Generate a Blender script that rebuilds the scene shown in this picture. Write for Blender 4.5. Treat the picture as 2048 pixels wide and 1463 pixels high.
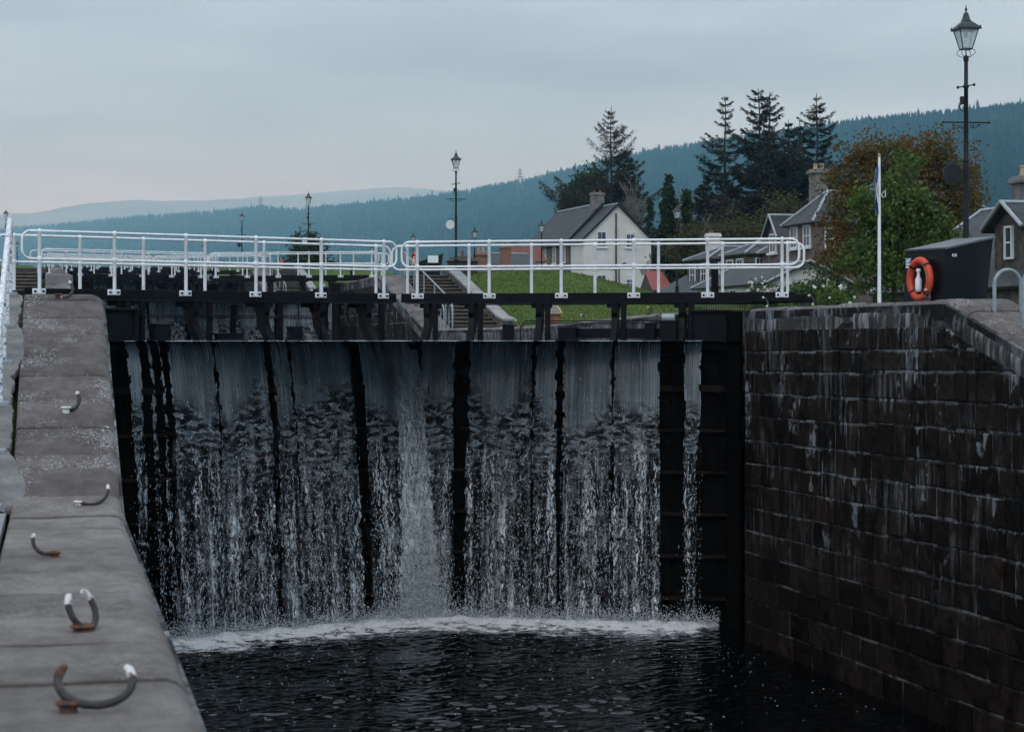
import bpy, math, random
import numpy as np
from mathutils import Vector, noise as mnoise

for o in list(bpy.data.objects):
    bpy.data.objects.remove(o)
SC = bpy.context.scene
COL = SC.collection
R = math.radians

# ------------------------------------------------------------------ camera
F, U0, V0 = 3982.0, 1024.0, 676.0          # survey: focal length in photo pixels, centre column, horizon row
PSI = math.atan2(912.0, F)                 # the view turns right of the canal axis (+Y)
SN, CS = math.sin(PSI), math.cos(PSI)
cam_d = bpy.data.cameras.new('camera')
cam = bpy.data.objects.new('camera', cam_d)
COL.objects.link(cam)
cam.location = (0, 0, 0)
cam.rotation_euler = (R(90), 0, -PSI)
cam_d.lens = 70.0
cam_d.sensor_width = 36.0
cam_d.shift_y = -(731.5 - V0) / 2048.0
cam_d.clip_start = 0.1
cam_d.clip_end = 40000
cam_d.dof.use_dof = True
cam_d.dof.focus_distance = 44.0
cam_d.dof.aperture_fstop = 4.0
SC.camera = cam

# ------------------------------------------------------------------ world: overcast evening
SUN_EL, SUN_AZ = R(38), R(205)             # direction the light comes from (compass from +Y, clockwise)
w = bpy.data.worlds.new('World')
SC.world = w
w.use_nodes = True
wn = w.node_tree
wn.nodes.clear()
def WN(t, **k):
    n = wn.nodes.new(t)
    for a, b in k.items():
        setattr(n, a, b)
    return n
w_out = WN('ShaderNodeOutputWorld')
w_bg = WN('ShaderNodeBackground')
w_sky = WN('ShaderNodeTexSky', sky_type='NISHITA', sun_disc=False)
w_sky.sun_elevation = SUN_EL
w_sky.sun_rotation = SUN_AZ
w_sky.air_density = 2.0
w_sky.dust_density = 4.0
w_tc = WN('ShaderNodeTexCoord')
w_sep = WN('ShaderNodeSeparateXYZ')
w_ramp = WN('ShaderNodeValToRGB')          # cloud deck, by sine of elevation
els = w_ramp.color_ramp.elements
els[0].position = 0.0
els[0].color = (0.58, 1.06, 1.66, 1)
els[1].position = 1.0
els[1].color = (1.12, 1.30, 1.50, 1)
for p, c in ((0.035, (0.60, 0.98, 1.42, 1)), (0.085, (0.52, 0.77, 1.03, 1)), (0.14, (0.51, 0.72, 0.93, 1)),
             (0.22, (0.56, 0.76, 0.96, 1)), (0.5, (0.78, 0.95, 1.14, 1))):
    e = els.new(p)
    e.color = c
w_map = WN('ShaderNodeMapping')
w_map.inputs['Scale'].default_value = (2.2, 2.2, 13.0)
w_noise = WN('ShaderNodeTexNoise')
w_noise.inputs['Scale'].default_value = 1.6
w_noise.inputs['Detail'].default_value = 3.0
w_noise.inputs['Roughness'].default_value = 0.5
w_cl = WN('ShaderNodeMapRange')
w_cl.inputs['From Min'].default_value = 0.3
w_cl.inputs['From Max'].default_value = 0.72
w_cl.inputs['To Min'].default_value = 0.78
w_cl.inputs['To Max'].default_value = 1.27
w_mul = WN('ShaderNodeMix', data_type='RGBA', blend_type='MULTIPLY')
w_mul.inputs['Factor'].default_value = 1.0
w_skys = WN('ShaderNodeMix', data_type='RGBA', blend_type='MULTIPLY')
w_skys.inputs['Factor'].default_value = 1.0
w_skys.inputs['B'].default_value = (0.10, 0.10, 0.10, 1)
w_mix = WN('ShaderNodeMix', data_type='RGBA', blend_type='MIX')
w_mix.inputs['Factor'].default_value = 0.9
L = wn.links.new
L(w_tc.outputs['Generated'], w_sep.inputs[0])
L(w_sep.outputs['Z'], w_ramp.inputs[0])
L(w_tc.outputs['Generated'], w_map.inputs['Vector'])
L(w_map.outputs[0], w_noise.inputs['Vector'])
L(w_noise.outputs['Fac'], w_cl.inputs['Value'])
L(w_ramp.outputs[0], w_mul.inputs['A'])
L(w_cl.outputs[0], w_mul.inputs['B'])
L(w_sky.outputs[0], w_skys.inputs['A'])
L(w_skys.outputs['Result'], w_mix.inputs['A'])
L(w_mul.outputs['Result'], w_mix.inputs['B'])
L(w_mix.outputs['Result'], w_bg.inputs['Color'])
w_bg.inputs['Strength'].default_value = 1.0
L(w_bg.outputs[0], w_out.inputs['Surface'])

sun_d = bpy.data.lights.new('sun', 'SUN')
sun = bpy.data.objects.new('sun', sun_d)
COL.objects.link(sun)
sun_d.energy = 0.7
sun_d.angle = R(50)
sun_d.color = (1.0, 0.96, 0.92)
sdir = Vector((math.sin(SUN_AZ) * math.cos(SUN_EL), math.cos(SUN_AZ) * math.cos(SUN_EL), math.sin(SUN_EL)))
sun.rotation_euler = sdir.to_track_quat('Z', 'Y').to_euler()

SC.view_settings.view_transform = 'Standard'
SC.view_settings.look = 'None'
SC.view_settings.exposure = 0.0
SC.view_settings.gamma = 1.0
SC.render.engine = 'CYCLES'
SC.cycles.use_denoising = True
SC.cycles.max_bounces = 5
SC.cycles.diffuse_bounces = 2
SC.cycles.glossy_bounces = 2
SC.cycles.use_adaptive_sampling = True
SC.cycles.adaptive_threshold = 0.03
SC.cycles.transparent_max_bounces = 12
SC.cycles.volume_bounces = 0

# ------------------------------------------------------------------ survey helpers
def at(u, v, z):
    """world point seen at photo pixel (u, v) at depth z metres"""
    xr = (u - U0) / F * z
    return Vector((z * SN + xr * CS, z * CS - xr * SN, (V0 - v) / F * z))
def gx(u, z):
    p = at(u, V0, z)
    return p.x, p.y
def hz(v, z):
    return (V0 - v) / F * z
def ss(a, b, x):
    t = min(1.0, max(0.0, (x - a) / (b - a)))
    return t * t * (3 - 2 * t)
def pn(x, y, z=0.0):
    return mnoise.noise(Vector((x, y, z)))

XL, XR = 0.646, 12.85                      # faces of the lock walls
COPW = 1.06                                # coping width
PER, RISE = 53.5, 2.0                      # one lock of the flight
CREST, TOE, ZTOP, ZLOW = 27.4, 19.35, 0.58, -1.64
GATEY = 38.0
WLOW, WUP = -5.75, -0.06                   # water below and above the gate
def P(y):
    """height of the lock side along the canal: level, ramp, level ..."""
    if y < TOE:
        return ZLOW
    if y < CREST:
        return ZLOW + (ZTOP - ZLOW) * (y - TOE) / (CREST - TOE)
    k = int((y - CREST) // PER)
    yy = y - CREST - k * PER
    base = ZTOP + k * RISE
    if k >= 5:
        return ZTOP + 5 * RISE
    if yy < PER - 10.5:
        return base - 0.25 * ss(10, 30, yy)
    lo = base - 0.25
    return lo + (base + RISE - lo) * (yy - (PER - 10.5)) / 10.5
def G(y):
    """village ground east of the canal"""
    return min(5.0, 0.03 * (y - 40))

# ------------------------------------------------------------------ object helpers
ORG = {}
def _org(o):
    return ORG.get(o.name, Vector((0, 0, 0)))
def tag(o, label=None, cat=None, group=None, kind=None):
    if label: o['label'] = label
    if cat: o['category'] = cat
    if group: o['group'] = group
    if kind: o['kind'] = kind
    return o
def thing(name, label, cat, loc, group=None, kind=None):
    o = bpy.data.objects.new(name, None)
    o.empty_display_size = 0.2
    COL.objects.link(o)
    o.location = loc
    ORG[o.name] = Vector(loc)
    return tag(o, label, cat, group, kind)
def dup(root, loc, rz=0.0, label=None, group=None, sc=None):
    """a copy of a thing with copies of its parts and sub-parts"""
    r = root.copy()
    COL.objects.link(r)
    r.location = loc
    if rz: r.rotation_euler = (0, 0, rz)
    if sc: r.scale = (sc, sc, sc)
    if label: r['label'] = label
    if group: r['group'] = group
    ORG[r.name] = Vector(loc)
    for ch in list(root.children):
        c = ch.copy()
        COL.objects.link(c)
        c.parent = r
        for g in list(ch.children):
            d = g.copy()
            COL.objects.link(d)
            d.parent = c
    return r

class MB:
    """collects shapes, then links them as ONE mesh object"""
    def __init__(s):
        s.v, s.f, s.m = [], [], []
        s.mi = 0
    def add(s, vs, fs):
        b = len(s.v)
        s.v.extend([tuple(p) for p in vs])
        for f in fs:
            s.f.append(tuple(b + i for i in f))
            s.m.append(s.mi)
        return s
    def box(s, c, size, rz=0.0, ex=None, ey=None):
        """box by centre and size; ex, ey optional horizontal axes"""
        hx, hy, hz_ = size[0] / 2, size[1] / 2, size[2] / 2
        if ex is None:
            ex = Vector((math.cos(rz), math.sin(rz), 0))
            ey = Vector((-math.sin(rz), math.cos(rz), 0))
        c = Vector(c)
        ez = Vector((0, 0, 1))
        vs = [c + ex * (hx * a) + ey * (hy * b) + ez * (hz_ * d) for d in (-1, 1) for a, b in ((-1, -1), (1, -1), (1, 1), (-1, 1))]
        return s.add(vs, [(3, 2, 1, 0), (4, 5, 6, 7), (0, 1, 5, 4), (1, 2, 6, 5), (2, 3, 7, 6), (3, 0, 4, 7)])
    def bevbox(s, c, size, bev=0.01, ex=None, ey=None):
        """box with chamfered vertical and top edges"""
        if ex is None:
            ex, ey = Vector((1, 0, 0)), Vector((0, 1, 0))
        c = Vector(c)
        hx, hy, h = size[0] / 2, size[1] / 2, size[2] / 2
        rings = []
        for z, k in ((-h, 0), (h - bev, 0), (h, bev)):
            a, b = hx - k, hy - k
            bb = bev
            rings.append([c + ex * px + ey * py + Vector((0, 0, z)) for px, py in
                          ((-a + bb, -b), (a - bb, -b), (a, -b + bb), (a, b - bb), (a - bb, b), (-a + bb, b), (-a, b - bb), (-a, -b + bb))])
        vs = [p for r in rings for p in r]
        fs = [tuple(range(7, -1, -1)), tuple(range(16, 24))]
        for k in range(2):
            for i in range(8):
                j = (i + 1) % 8
                fs.append((k * 8 + i, k * 8 + j, k * 8 + 8 + j, k * 8 + 8 + i))
        return s.add(vs, fs)
    def quad(s, a, b, c, d):
        return s.add([a, b, c, d], [(0, 1, 2, 3)])
    def slab(s, a, b, c, d, th):
        """thick plate: quad a b c d with thickness th along its normal (downwards side)"""
        a, b, c, d = map(Vector, (a, b, c, d))
        n = (b - a).cross(d - a).normalized() * th
        vs = [a, b, c, d, a - n, b - n, c - n, d - n]
        return s.add(vs, [(0, 1, 2, 3), (7, 6, 5, 4), (0, 4, 5, 1), (1, 5, 6, 2), (2, 6, 7, 3), (3, 7, 4, 0)])
    def prism(s, poly, off):
        """planar polygon extruded by the vector off"""
        off = Vector(off)
        poly = [Vector(p) for p in poly]
        n = len(poly)
        vs = poly + [p + off for p in poly]
        fs = [tuple(range(n)), tuple(range(2 * n - 1, n - 1, -1))]
        for i in range(n):
            j = (i + 1) % n
            fs.append((i, i + n, j + n, j))
        return s.add(vs, fs)
    def tube(s, pts, r, seg=8, cap=True, closed=False):
        pts = [Vector(p) for p in pts]
        n = len(pts)
        rr = r if isinstance(r, (list, tuple)) else [r] * n
        vs, fs = [], []
        prev = None
        for i, p in enumerate(pts):
            if closed:
                t = (pts[(i + 1) % n] - pts[i - 1]).normalized()
            else:
                t = (pts[min(i + 1, n - 1)] - pts[max(i - 1, 0)]).normalized()
            if prev is None:
                a = Vector((0, 0, 1)) if abs(t.z) < 0.9 else Vector((1, 0, 0))
                e1 = t.cross(a).normalized()
            else:
                e1 = (prev - t * prev.dot(t)).normalized()
            prev = e1
            e2 = t.cross(e1)
            for k in range(seg):
                an = 2 * math.pi * k / seg
                vs.append(p + (e1 * math.cos(an) + e2 * math.sin(an)) * rr[i])
        m = n if closed else n - 1
        for i in range(m):
            i2 = (i + 1) % n
            for k in range(seg):
                k2 = (k + 1) % seg
                fs.append((i * seg + k, i * seg + k2, i2 * seg + k2, i2 * seg + k))
        if cap and not closed:
            fs.append(tuple(range(seg - 1, -1, -1)))
            fs.append(tuple((n - 1) * seg + k for k in range(seg)))
        return s.add(vs, fs)
    def lathe(s, c, prof, seg=12, rz=0.0, cap=True):
        """profile [(r, z)] turned about a vertical axis through c"""
        c = Vector(c)
        vs, fs = [], []
        for r, z in prof:
            for k in range(seg):
                an = 2 * math.pi * k / seg + rz
                vs.append(c + Vector((r * math.cos(an), r * math.sin(an), z)))
        n = len(prof)
        for i in range(n - 1):
            for k in range(seg):
                k2 = (k + 1) % seg
                fs.append((i * seg + k, i * seg + k2, (i + 1) * seg + k2, (i + 1) * seg + k))
        if cap:
            fs.append(tuple(range(seg - 1, -1, -1)))
            fs.append(tuple((n - 1) * seg + k for k in range(seg)))
        return s.add(vs, fs)
    def build(s, name, mat, parent=None, smooth=False, loc=None):
        me = bpy.data.meshes.new(name)
        root = None
        if parent is not None:
            o0 = _org(parent)
        elif loc is not None:
            o0 = Vector(loc)
        else:
            o0 = Vector((0, 0, 0))
        vs = [(p[0] - o0.x, p[1] - o0.y, p[2] - o0.z) for p in s.v]
        me.from_pydata(vs, [], s.f)
        mats = mat if isinstance(mat, (list, tuple)) else [mat]
        for m in mats:
            me.materials.append(m)
        if len(mats) > 1:
            me.polygons.foreach_set('material_index', s.m)
        if smooth:
            me.polygons.foreach_set('use_smooth', [True] * len(me.polygons))
            if smooth == 'auto':
                try:
                    me.set_sharp_from_angle(angle=R(40))
                except Exception:
                    pass
        me.update()
        o = bpy.data.objects.new(name, me)
        COL.objects.link(o)
        if parent is not None:
            o.parent = parent
            ORG[o.name] = o0
        else:
            o.location = o0
            ORG[o.name] = o0
        return o

def np_mesh(name, verts, faces, mat, parent=None, smooth=False, uv=None, loc=(0, 0, 0)):
    """big mesh from arrays; faces (n, k) with k = 3 or 4; uv per vertex"""
    o0 = _org(parent) if parent is not None else Vector(loc)
    verts = np.asarray(verts, dtype=np.float32) - np.array(o0, dtype=np.float32)
    faces = np.asarray(faces, dtype=np.int32)
    me = bpy.data.meshes.new(name)
    n, k = faces.shape
    me.vertices.add(len(verts))
    me.vertices.foreach_set('co', verts.ravel())
    me.loops.add(n * k)
    me.loops.foreach_set('vertex_index', faces.ravel())
    me.polygons.add(n)
    me.polygons.foreach_set('loop_start', np.arange(0, n * k, k, dtype=np.int32))
    me.polygons.foreach_set('loop_total', np.full(n, k, dtype=np.int32))
    if uv is not None:
        l = me.uv_layers.new(name='UVMap')
        l.data.foreach_set('uv', np.asarray(uv, dtype=np.float32)[faces.ravel()].ravel())
    me.update(calc_edges=True)
    me.validate()
    if smooth:
        me.polygons.foreach_set('use_smooth', np.ones(n, dtype=bool))
    me.materials.append(mat)
    o = bpy.data.objects.new(name, me)
    COL.objects.link(o)
    if parent is not None:
        o.parent = parent
    else:
        o.location = o0
    ORG[o.name] = o0
    return o
def grid_faces(nx, ny):
    i = np.arange(nx - 1)[:, None] * ny + np.arange(ny - 1)[None, :]
    i = i.ravel()
    return np.stack([i, i + ny, i + ny + 1, i + 1], axis=1)

# ------------------------------------------------------------------ material helpers
def newmat(name):
    m = bpy.data.materials.new(name)
    m.use_nodes = True
    nt = m.node_tree
    nt.nodes.clear()
    out = nt.nodes.new('ShaderNodeOutputMaterial')
    b = nt.nodes.new('ShaderNodeBsdfPrincipled')
    nt.links.new(b.outputs[0], out.inputs['Surface'])
    return m, nt, b, out
class NT:
    """short forms for node building"""
    def __init__(s, nt):
        s.nt = nt
    def n(s, t, ins=None, **k):
        nd = s.nt.nodes.new(t)
        for a, b in k.items():
            setattr(nd, a, b)
        for a, b in (ins or {}).items():
            if hasattr(b, 'is_output') or isinstance(b, bpy.types.NodeSocket):
                s.nt.links.new(b, nd.inputs[a])
            else:
                nd.inputs[a].default_value = b
        return nd
    def pos(s):
        return s.n('ShaderNodeNewGeometry').outputs['Position']
    def mp(s, vec, scale=(1, 1, 1), loc=(0, 0, 0), rot=(0, 0, 0)):
        return s.n('ShaderNodeMapping', {'Vector': vec, 'Scale': scale, 'Location': loc, 'Rotation': rot}).outputs[0]
    def noise(s, vec, scale=1, detail=4, rough=0.5, dist=0.0):
        return s.n('ShaderNodeTexNoise', {'Vector': vec, 'Scale': scale, 'Detail': detail, 'Roughness': rough, 'Distortion': dist}).outputs['Fac']
    def vor(s, vec, scale=1, feature='F1', rand=1.0, out='Distance'):
        return s.n('ShaderNodeTexVoronoi', {'Vector': vec, 'Scale': scale, 'Randomness': rand}, feature=feature).outputs[out]
    def mr(s, x, a, b, c=0.0, d=1.0, smooth=True):
        return s.n('ShaderNodeMapRange', {'Value': x, 'From Min': a, 'From Max': b, 'To Min': c, 'To Max': d},
                   interpolation_type='SMOOTHSTEP' if smooth else 'LINEAR').outputs[0]
    def ma(s, op, a, b=0.0, c=0.0, clamp=False):
        nd = s.n('ShaderNodeMath', {}, operation=op)
        nd.use_clamp = clamp
        for i, x in enumerate((a, b, c)):
            if isinstance(x, bpy.types.NodeSocket):
                s.nt.links.new(x, nd.inputs[i])
            else:
                nd.inputs[i].default_value = x
        return nd.outputs[0]
    def mix(s, f, a, b, blend='MIX'):
        nd = s.n('ShaderNodeMix', data_type='RGBA', blend_type=blend)
        for k, x in (('Factor', f), ('A', a), ('B', b)):
            if isinstance(x, bpy.types.NodeSocket):
                s.nt.links.new(x, nd.inputs[k])
            else:
                if k != 'Factor' and len(x) == 3:
                    x = (*x, 1)
                nd.inputs[k].default_value = x
        return nd.outputs['Result']
    def bump(s, h, strength=0.3, dist=0.02, normal=None):
        ins = {'Height': h, 'Strength': strength, 'Distance': dist}
        if normal is not None:
            ins['Normal'] = normal
        return s.n('ShaderNodeBump', ins).outputs[0]
    def rnd(s):
        return s.n('ShaderNodeObjectInfo').outputs['Random']
    def set(s, node, name, x):
        if isinstance(x, bpy.types.NodeSocket):
            s.nt.links.new(x, node.inputs[name])
        else:
            if name == 'Base Color' and len(x) == 3:
                x = (*x, 1)
            node.inputs[name].default_value = x
    def sep(s, v):
        return s.n('ShaderNodeSeparateXYZ', {0: v}).outputs

def mk(name, c1, c2=None, scale=2.0, rough=0.7, bump=0.0, bscale=20.0, bdist=0.01, rand=0.0, spec=0.5, metal=0.0, stretch=(1, 1, 1), lo=0.35, hi=0.65, rvar=0.0, detail=5):
    m, nt, b, out = newmat(name)
    t = NT(nt)
    v = t.mp(t.pos(), stretch)
    col = (*c1, 1)
    if c2 is not None:
        f = t.noise(v, scale, detail, 0.6)
        col = t.mix(t.mr(f, lo, hi), c1, c2)
        if rvar:
            t.set(b, 'Roughness', t.mr(f, 0.3, 0.7, rough - rvar, rough + rvar))
    if rand:
        k = t.mr(t.rnd(), 0, 1, 1 - rand, 1 + rand, smooth=False)
        col = t.mix(1.0, col if c2 is not None else c1, k, 'MULTIPLY') if c2 is not None else t.mix(1.0, c1, k, 'MULTIPLY')
    t.set(b, 'Base Color', col)
    if not (c2 is not None and rvar):
        t.set(b, 'Roughness', rough)
    t.set(b, 'Specular IOR Level', spec)
    t.set(b, 'Metallic', metal)
    if bump:
        t.set(b, 'Normal', t.bump(t.noise(v, bscale, 5, 0.6), bump, bdist))
    return m

# ------------------------------------------------------------------ materials
M = {}
M['white'] = mk('white_paint', (0.82, 0.83, 0.84), (0.70, 0.71, 0.71), 6, 0.42, 0.08, 60, 0.002, lo=0.45, hi=0.75)
def m_white():
    m, nt, b, out = newmat('white_rail_paint')
    t = NT(nt)
    p = t.pos()
    a = t.noise(p, 5.0, 4, 0.6)
    c = t.noise(t.mp(p, (1, 1, 0.6)), 30.0, 4, 0.65)
    col = t.mix(t.mr(a, 0.42, 0.72), (0.82, 0.83, 0.84), (0.66, 0.67, 0.67))
    col = t.mix(t.mr(c, 0.66, 0.72, 0, 0.8), col, (0.20, 0.13, 0.09))
    t.set(b, 'Base Color', col)
    t.set(b, 'Roughness', 0.45)
    return m
M['white'] = m_white()
M['black'] = mk('black_gate_paint', (0.003, 0.0035, 0.0045), (0.007, 0.008, 0.010), 3, 0.42, 0.15, 30, 0.004, rvar=0.12, spec=0.10)
M['iron'] = mk('black_iron', (0.005, 0.007, 0.009), (0.010, 0.013, 0.015), 4, 0.45, 0.1, 60, 0.002, spec=0.3)
M['lampgreen'] = mk('dark_green_lamp_paint', (0.016, 0.026, 0.03), (0.024, 0.036, 0.04), 8, 0.4, spec=0.5)
M['gateskin'] = mk('wet_gate_timber', (0.0015, 0.0015, 0.0015), (0.005, 0.004, 0.0035), 1.6, 0.55, 0.3, 14, 0.01, stretch=(1, 1, 0.25), spec=0.02)
M['rib'] = mk('rusty_gate_rib', (0.004, 0.003, 0.003), (0.018, 0.010, 0.008), 2.0, 0.55, 0.2, 30, 0.004, spec=0.05)
M['rust'] = mk('rust', (0.13, 0.045, 0.02), (0.05, 0.022, 0.015), 25, 0.85, 0.4, 90, 0.003)
M['ironring'] = mk('worn_ring_iron', (0.018, 0.016, 0.016), (0.09, 0.04, 0.025), 22, 0.6, 0.3, 80, 0.003, lo=0.5, hi=0.7)
M['galv'] = mk('galvanised_steel', (0.22, 0.26, 0.28), (0.30, 0.34, 0.36), 12, 0.45, metal=0.3)
M['cream_pot'] = mk('cream_chimney_pot', (0.42, 0.31, 0.2), (0.3, 0.2, 0.13), 5, 0.8)
M['red_pot'] = mk('terracotta_pot', (0.24, 0.075, 0.045), (0.15, 0.05, 0.035), 5, 0.8)
M['glass'] = None
M['orange'] = mk('lifebuoy_orange', (0.60, 0.055, 0.022), (0.45, 0.04, 0.018), 9, 0.5, 0.1, 40, 0.003, lo=0.5, hi=0.8)
M['boxblack'] = mk('box_black_steel', (0.003, 0.004, 0.005), (0.010, 0.013, 0.015), 1.2, 0.42, 0.05, 12, 0.004, stretch=(1, 1, 0.4), rvar=0.1, spec=0.16)
M['signblue'] = mk('sign_blue', (0.035, 0.12, 0.26), None, rough=0.4)
M['signwhite'] = mk('sign_white', (0.72, 0.75, 0.76), None, rough=0.4)
M['discwhite'] = mk('disc_white', (0.66, 0.68, 0.68), (0.56, 0.58, 0.58), 4, 0.5)
M['rope'] = mk('rope', (0.30, 0.17, 0.06), None, rough=0.9)
M['flagblue'] = mk('flag_blue', (0.012, 0.075, 0.24), (0.02, 0.10, 0.28), 5, 0.8)
M['step'] = mk('timber_stone_step', (0.060, 0.050, 0.040), (0.105, 0.09, 0.072), 2.2, 0.9, 0.4, 18, 0.01, rand=0.15)
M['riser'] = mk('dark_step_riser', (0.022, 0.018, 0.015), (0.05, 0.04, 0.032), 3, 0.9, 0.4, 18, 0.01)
M['slabgrey'] = mk('pale_slab', (0.20, 0.20, 0.205), (0.29, 0.285, 0.28), 2.5, 0.85, 0.3, 22, 0.006, rand=0.1)
M['rubble'] = mk('rubble_stone', (0.05, 0.043, 0.038), (0.12, 0.10, 0.085), 3.5, 0.9, 0.6, 10, 0.03, rand=0.25)
M['bark'] = mk('bark', (0.035, 0.028, 0.022), (0.075, 0.062, 0.05), 6, 0.9, 0.5, 20, 0.02, stretch=(1, 1, 0.3))
M['palebark'] = mk('pale_bark', (0.10, 0.088, 0.072), (0.17, 0.155, 0.13), 5, 0.9, 0.4, 20, 0.01, stretch=(1, 1, 0.3))
M['lead'] = mk('lead_flashing', (0.27, 0.30, 0.33), (0.36, 0.385, 0.41), 3, 0.5)
M['harl'] = mk('white_harling', (0.62, 0.60, 0.575), (0.52, 0.50, 0.48), 1.2, 0.9, 0.5, 26, 0.015, lo=0.35, hi=0.75)
M['redstone'] = None
M['winwhite'] = mk('window_white', (0.70, 0.71, 0.72), None, rough=0.5)
M['redtin'] = mk('red_tin_roof', (0.30, 0.075, 0.055), (0.24, 0.06, 0.048), 2, 0.5)
M['redtile'] = mk('red_roof_tile', (0.17, 0.05, 0.035), (0.11, 0.04, 0.03), 3, 0.8)
M['brick'] = mk('brick_stack', (0.16, 0.075, 0.055), (0.26, 0.135, 0.10), 6, 0.9, 0.5, 14, 0.02)
M['greystone'] = mk('grey_stone', (0.11, 0.10, 0.10), (0.20, 0.18, 0.17), 2.2, 0.9, 0.5, 9, 0.03)
M['path'] = mk('gravel_path', (0.11, 0.10, 0.09), (0.17, 0.155, 0.14), 3, 0.95, 0.4, 60, 0.01)

def m_leaf(name, c1, c2, scale=1.2, trans=0.25):
    m, nt, b, out = newmat(name)
    t = NT(nt)
    p = t.pos()
    f = t.noise(p, scale, 3, 0.6)
    g = t.noise(p, 9.0, 2, 0.5)
    col = t.mix(t.mr(f, 0.32, 0.68), c1, c2)
    k = t.mr(g, 0.25, 0.75, 0.7, 1.3)
    col = t.mix(1.0, col, k, 'MULTIPLY')
    t.set(b, 'Base Color', col)
    t.set(b, 'Roughness', 0.65)
    t.set(b, 'Specular IOR Level', 0.2)
    tr = t.n('ShaderNodeBsdfTranslucent', {'Color': col})
    mx = t.n('ShaderNodeMixShader', {0: trans, 1: b.outputs[0], 2: tr.outputs[0]})
    nt.links.new(mx.outputs[0], out.inputs['Surface'])
    return m
M['spruce'] = m_leaf('spruce_needles', (0.012, 0.018, 0.014), (0.03, 0.027, 0.018), 0.35, 0.1)
M['spruce2'] = m_leaf('brown_spruce_needles', (0.014, 0.019, 0.013), (0.042, 0.03, 0.018), 0.5, 0.1)
M['copper'] = m_leaf('copper_leaves', (0.138, 0.076, 0.020), (0.088, 0.074, 0.021), 0.8, 0.33)
M['fresh'] = m_leaf('fresh_green_leaves', (0.044, 0.086, 0.018), (0.105, 0.15, 0.036), 1.8, 0.3)
M['darkgreen'] = m_leaf('dark_green_leaves', (0.018, 0.036, 0.012), (0.035, 0.06, 0.018), 1.2, 0.2)
M['olive'] = m_leaf('olive_spring_leaves', (0.055, 0.058, 0.022), (0.085, 0.08, 0.035), 0.7, 0.3)
M['ivy'] = m_leaf('ivy_leaves', (0.012, 0.024, 0.010), (0.03, 0.045, 0.014), 0.9, 0.1)
M['rosewhite'] = mk('rose_white', (0.7, 0.72, 0.68), None, rough=0.8)
M['hazed_moor'] = mk('hazed_moorland', (0.22, 0.30, 0.36), (0.28, 0.36, 0.42), 0.002, 0.95)  # moorland with extra pale blue haze put into its colour
M['forest'] = m_leaf('distant_conifers', (0.003, 0.011, 0.010), (0.010, 0.022, 0.016), 0.006, 0.0)

def m_forest():
    m, nt, b, out = newmat('hill_forest')
    t = NT(nt)
    p = t.pos()
    a = t.noise(p, 0.006, 4, 0.6)
    c = t.noise(t.mp(p, (1, 1, 2.5), (700, 90, 0)), 0.0022, 4, 0.6)
    col = t.mix(t.mr(a, 0.35, 0.65), (0.003, 0.010, 0.009), (0.011, 0.024, 0.016))
    col = t.mix(t.mr(c, 0.55, 0.66, 0, 0.75), col, (0.034, 0.046, 0.026))
    t.set(b, 'Base Color', col)
    t.set(b, 'Roughness', 0.9)
    t.set(b, 'Specular IOR Level', 0.0)
    return m
M['forest'] = m_forest()
def m_glass():
    m, nt, b, out = newmat('lantern_glass')
    t = NT(nt)
    t.set(b, 'Base Color', (0.78, 0.82, 0.84))
    t.set(b, 'Roughness', 0.25)
    tr = t.n('ShaderNodeBsdfTransparent', {'Color': (0.93, 0.95, 0.96, 1)})
    mx = t.n('ShaderNodeMixShader', {0: 0.28, 1: tr.outputs[0], 2: b.outputs[0]})
    nt.links.new(mx.outputs[0], out.inputs['Surface'])
    return m
M['glass'] = m_glass()
def m_pane():
    m, nt, b, out = newmat('window_pane')
    t = NT(nt)
    f = t.noise(t.mp(t.pos(), (1.5, 1.5, 0.7)), 1.0, 2)
    t.set(b, 'Base Color', t.mix(t.mr(f, 0.4, 0.6), (0.014, 0.018, 0.022), (0.05, 0.06, 0.065)))
    t.set(b, 'Roughness', 0.06)
    t.set(b, 'Specular IOR Level', 0.6)
    return m
M['pane'] = m_pane()
def m_slate():
    m, nt, b, out = newmat('slate_roof')
    t = NT(nt)
    p = t.pos()
    br = t.n('ShaderNodeTexBrick', {'Vector': t.mp(t.n('ShaderNodeUVMap').outputs[0], (1, 1, 1)), 'Color1': (0.024, 0.027, 0.031, 1), 'Color2': (0.052, 0.058, 0.065, 1),
                                    'Mortar': (0.03, 0.032, 0.036, 1), 'Scale': 1.0, 'Mortar Size': 0.018, 'Brick Width': 0.32, 'Row Height': 0.21, 'Bias': -0.1})
    br.offset = 0.5
    n1 = t.noise(p, 1.4, 4)
    n2 = t.noise(p, 7.0, 3)
    col = t.mix(t.mr(n1, 0.35, 0.7, 0, 0.55), br.outputs['Color'], (0.072, 0.076, 0.080))
    col = t.mix(t.mr(n2, 0.6, 0.72, 0, 0.5), col, (0.04, 0.042, 0.04))
    t.set(b, 'Base Color', col)
    t.set(b, 'Roughness', 0.6)
    t.set(b, 'Specular IOR Level', 0.2)
    t.set(b, 'Normal', t.bump(br.outputs['Fac'], 0.8, -0.04))
    return m
M['slate'] = m_slate()
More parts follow.
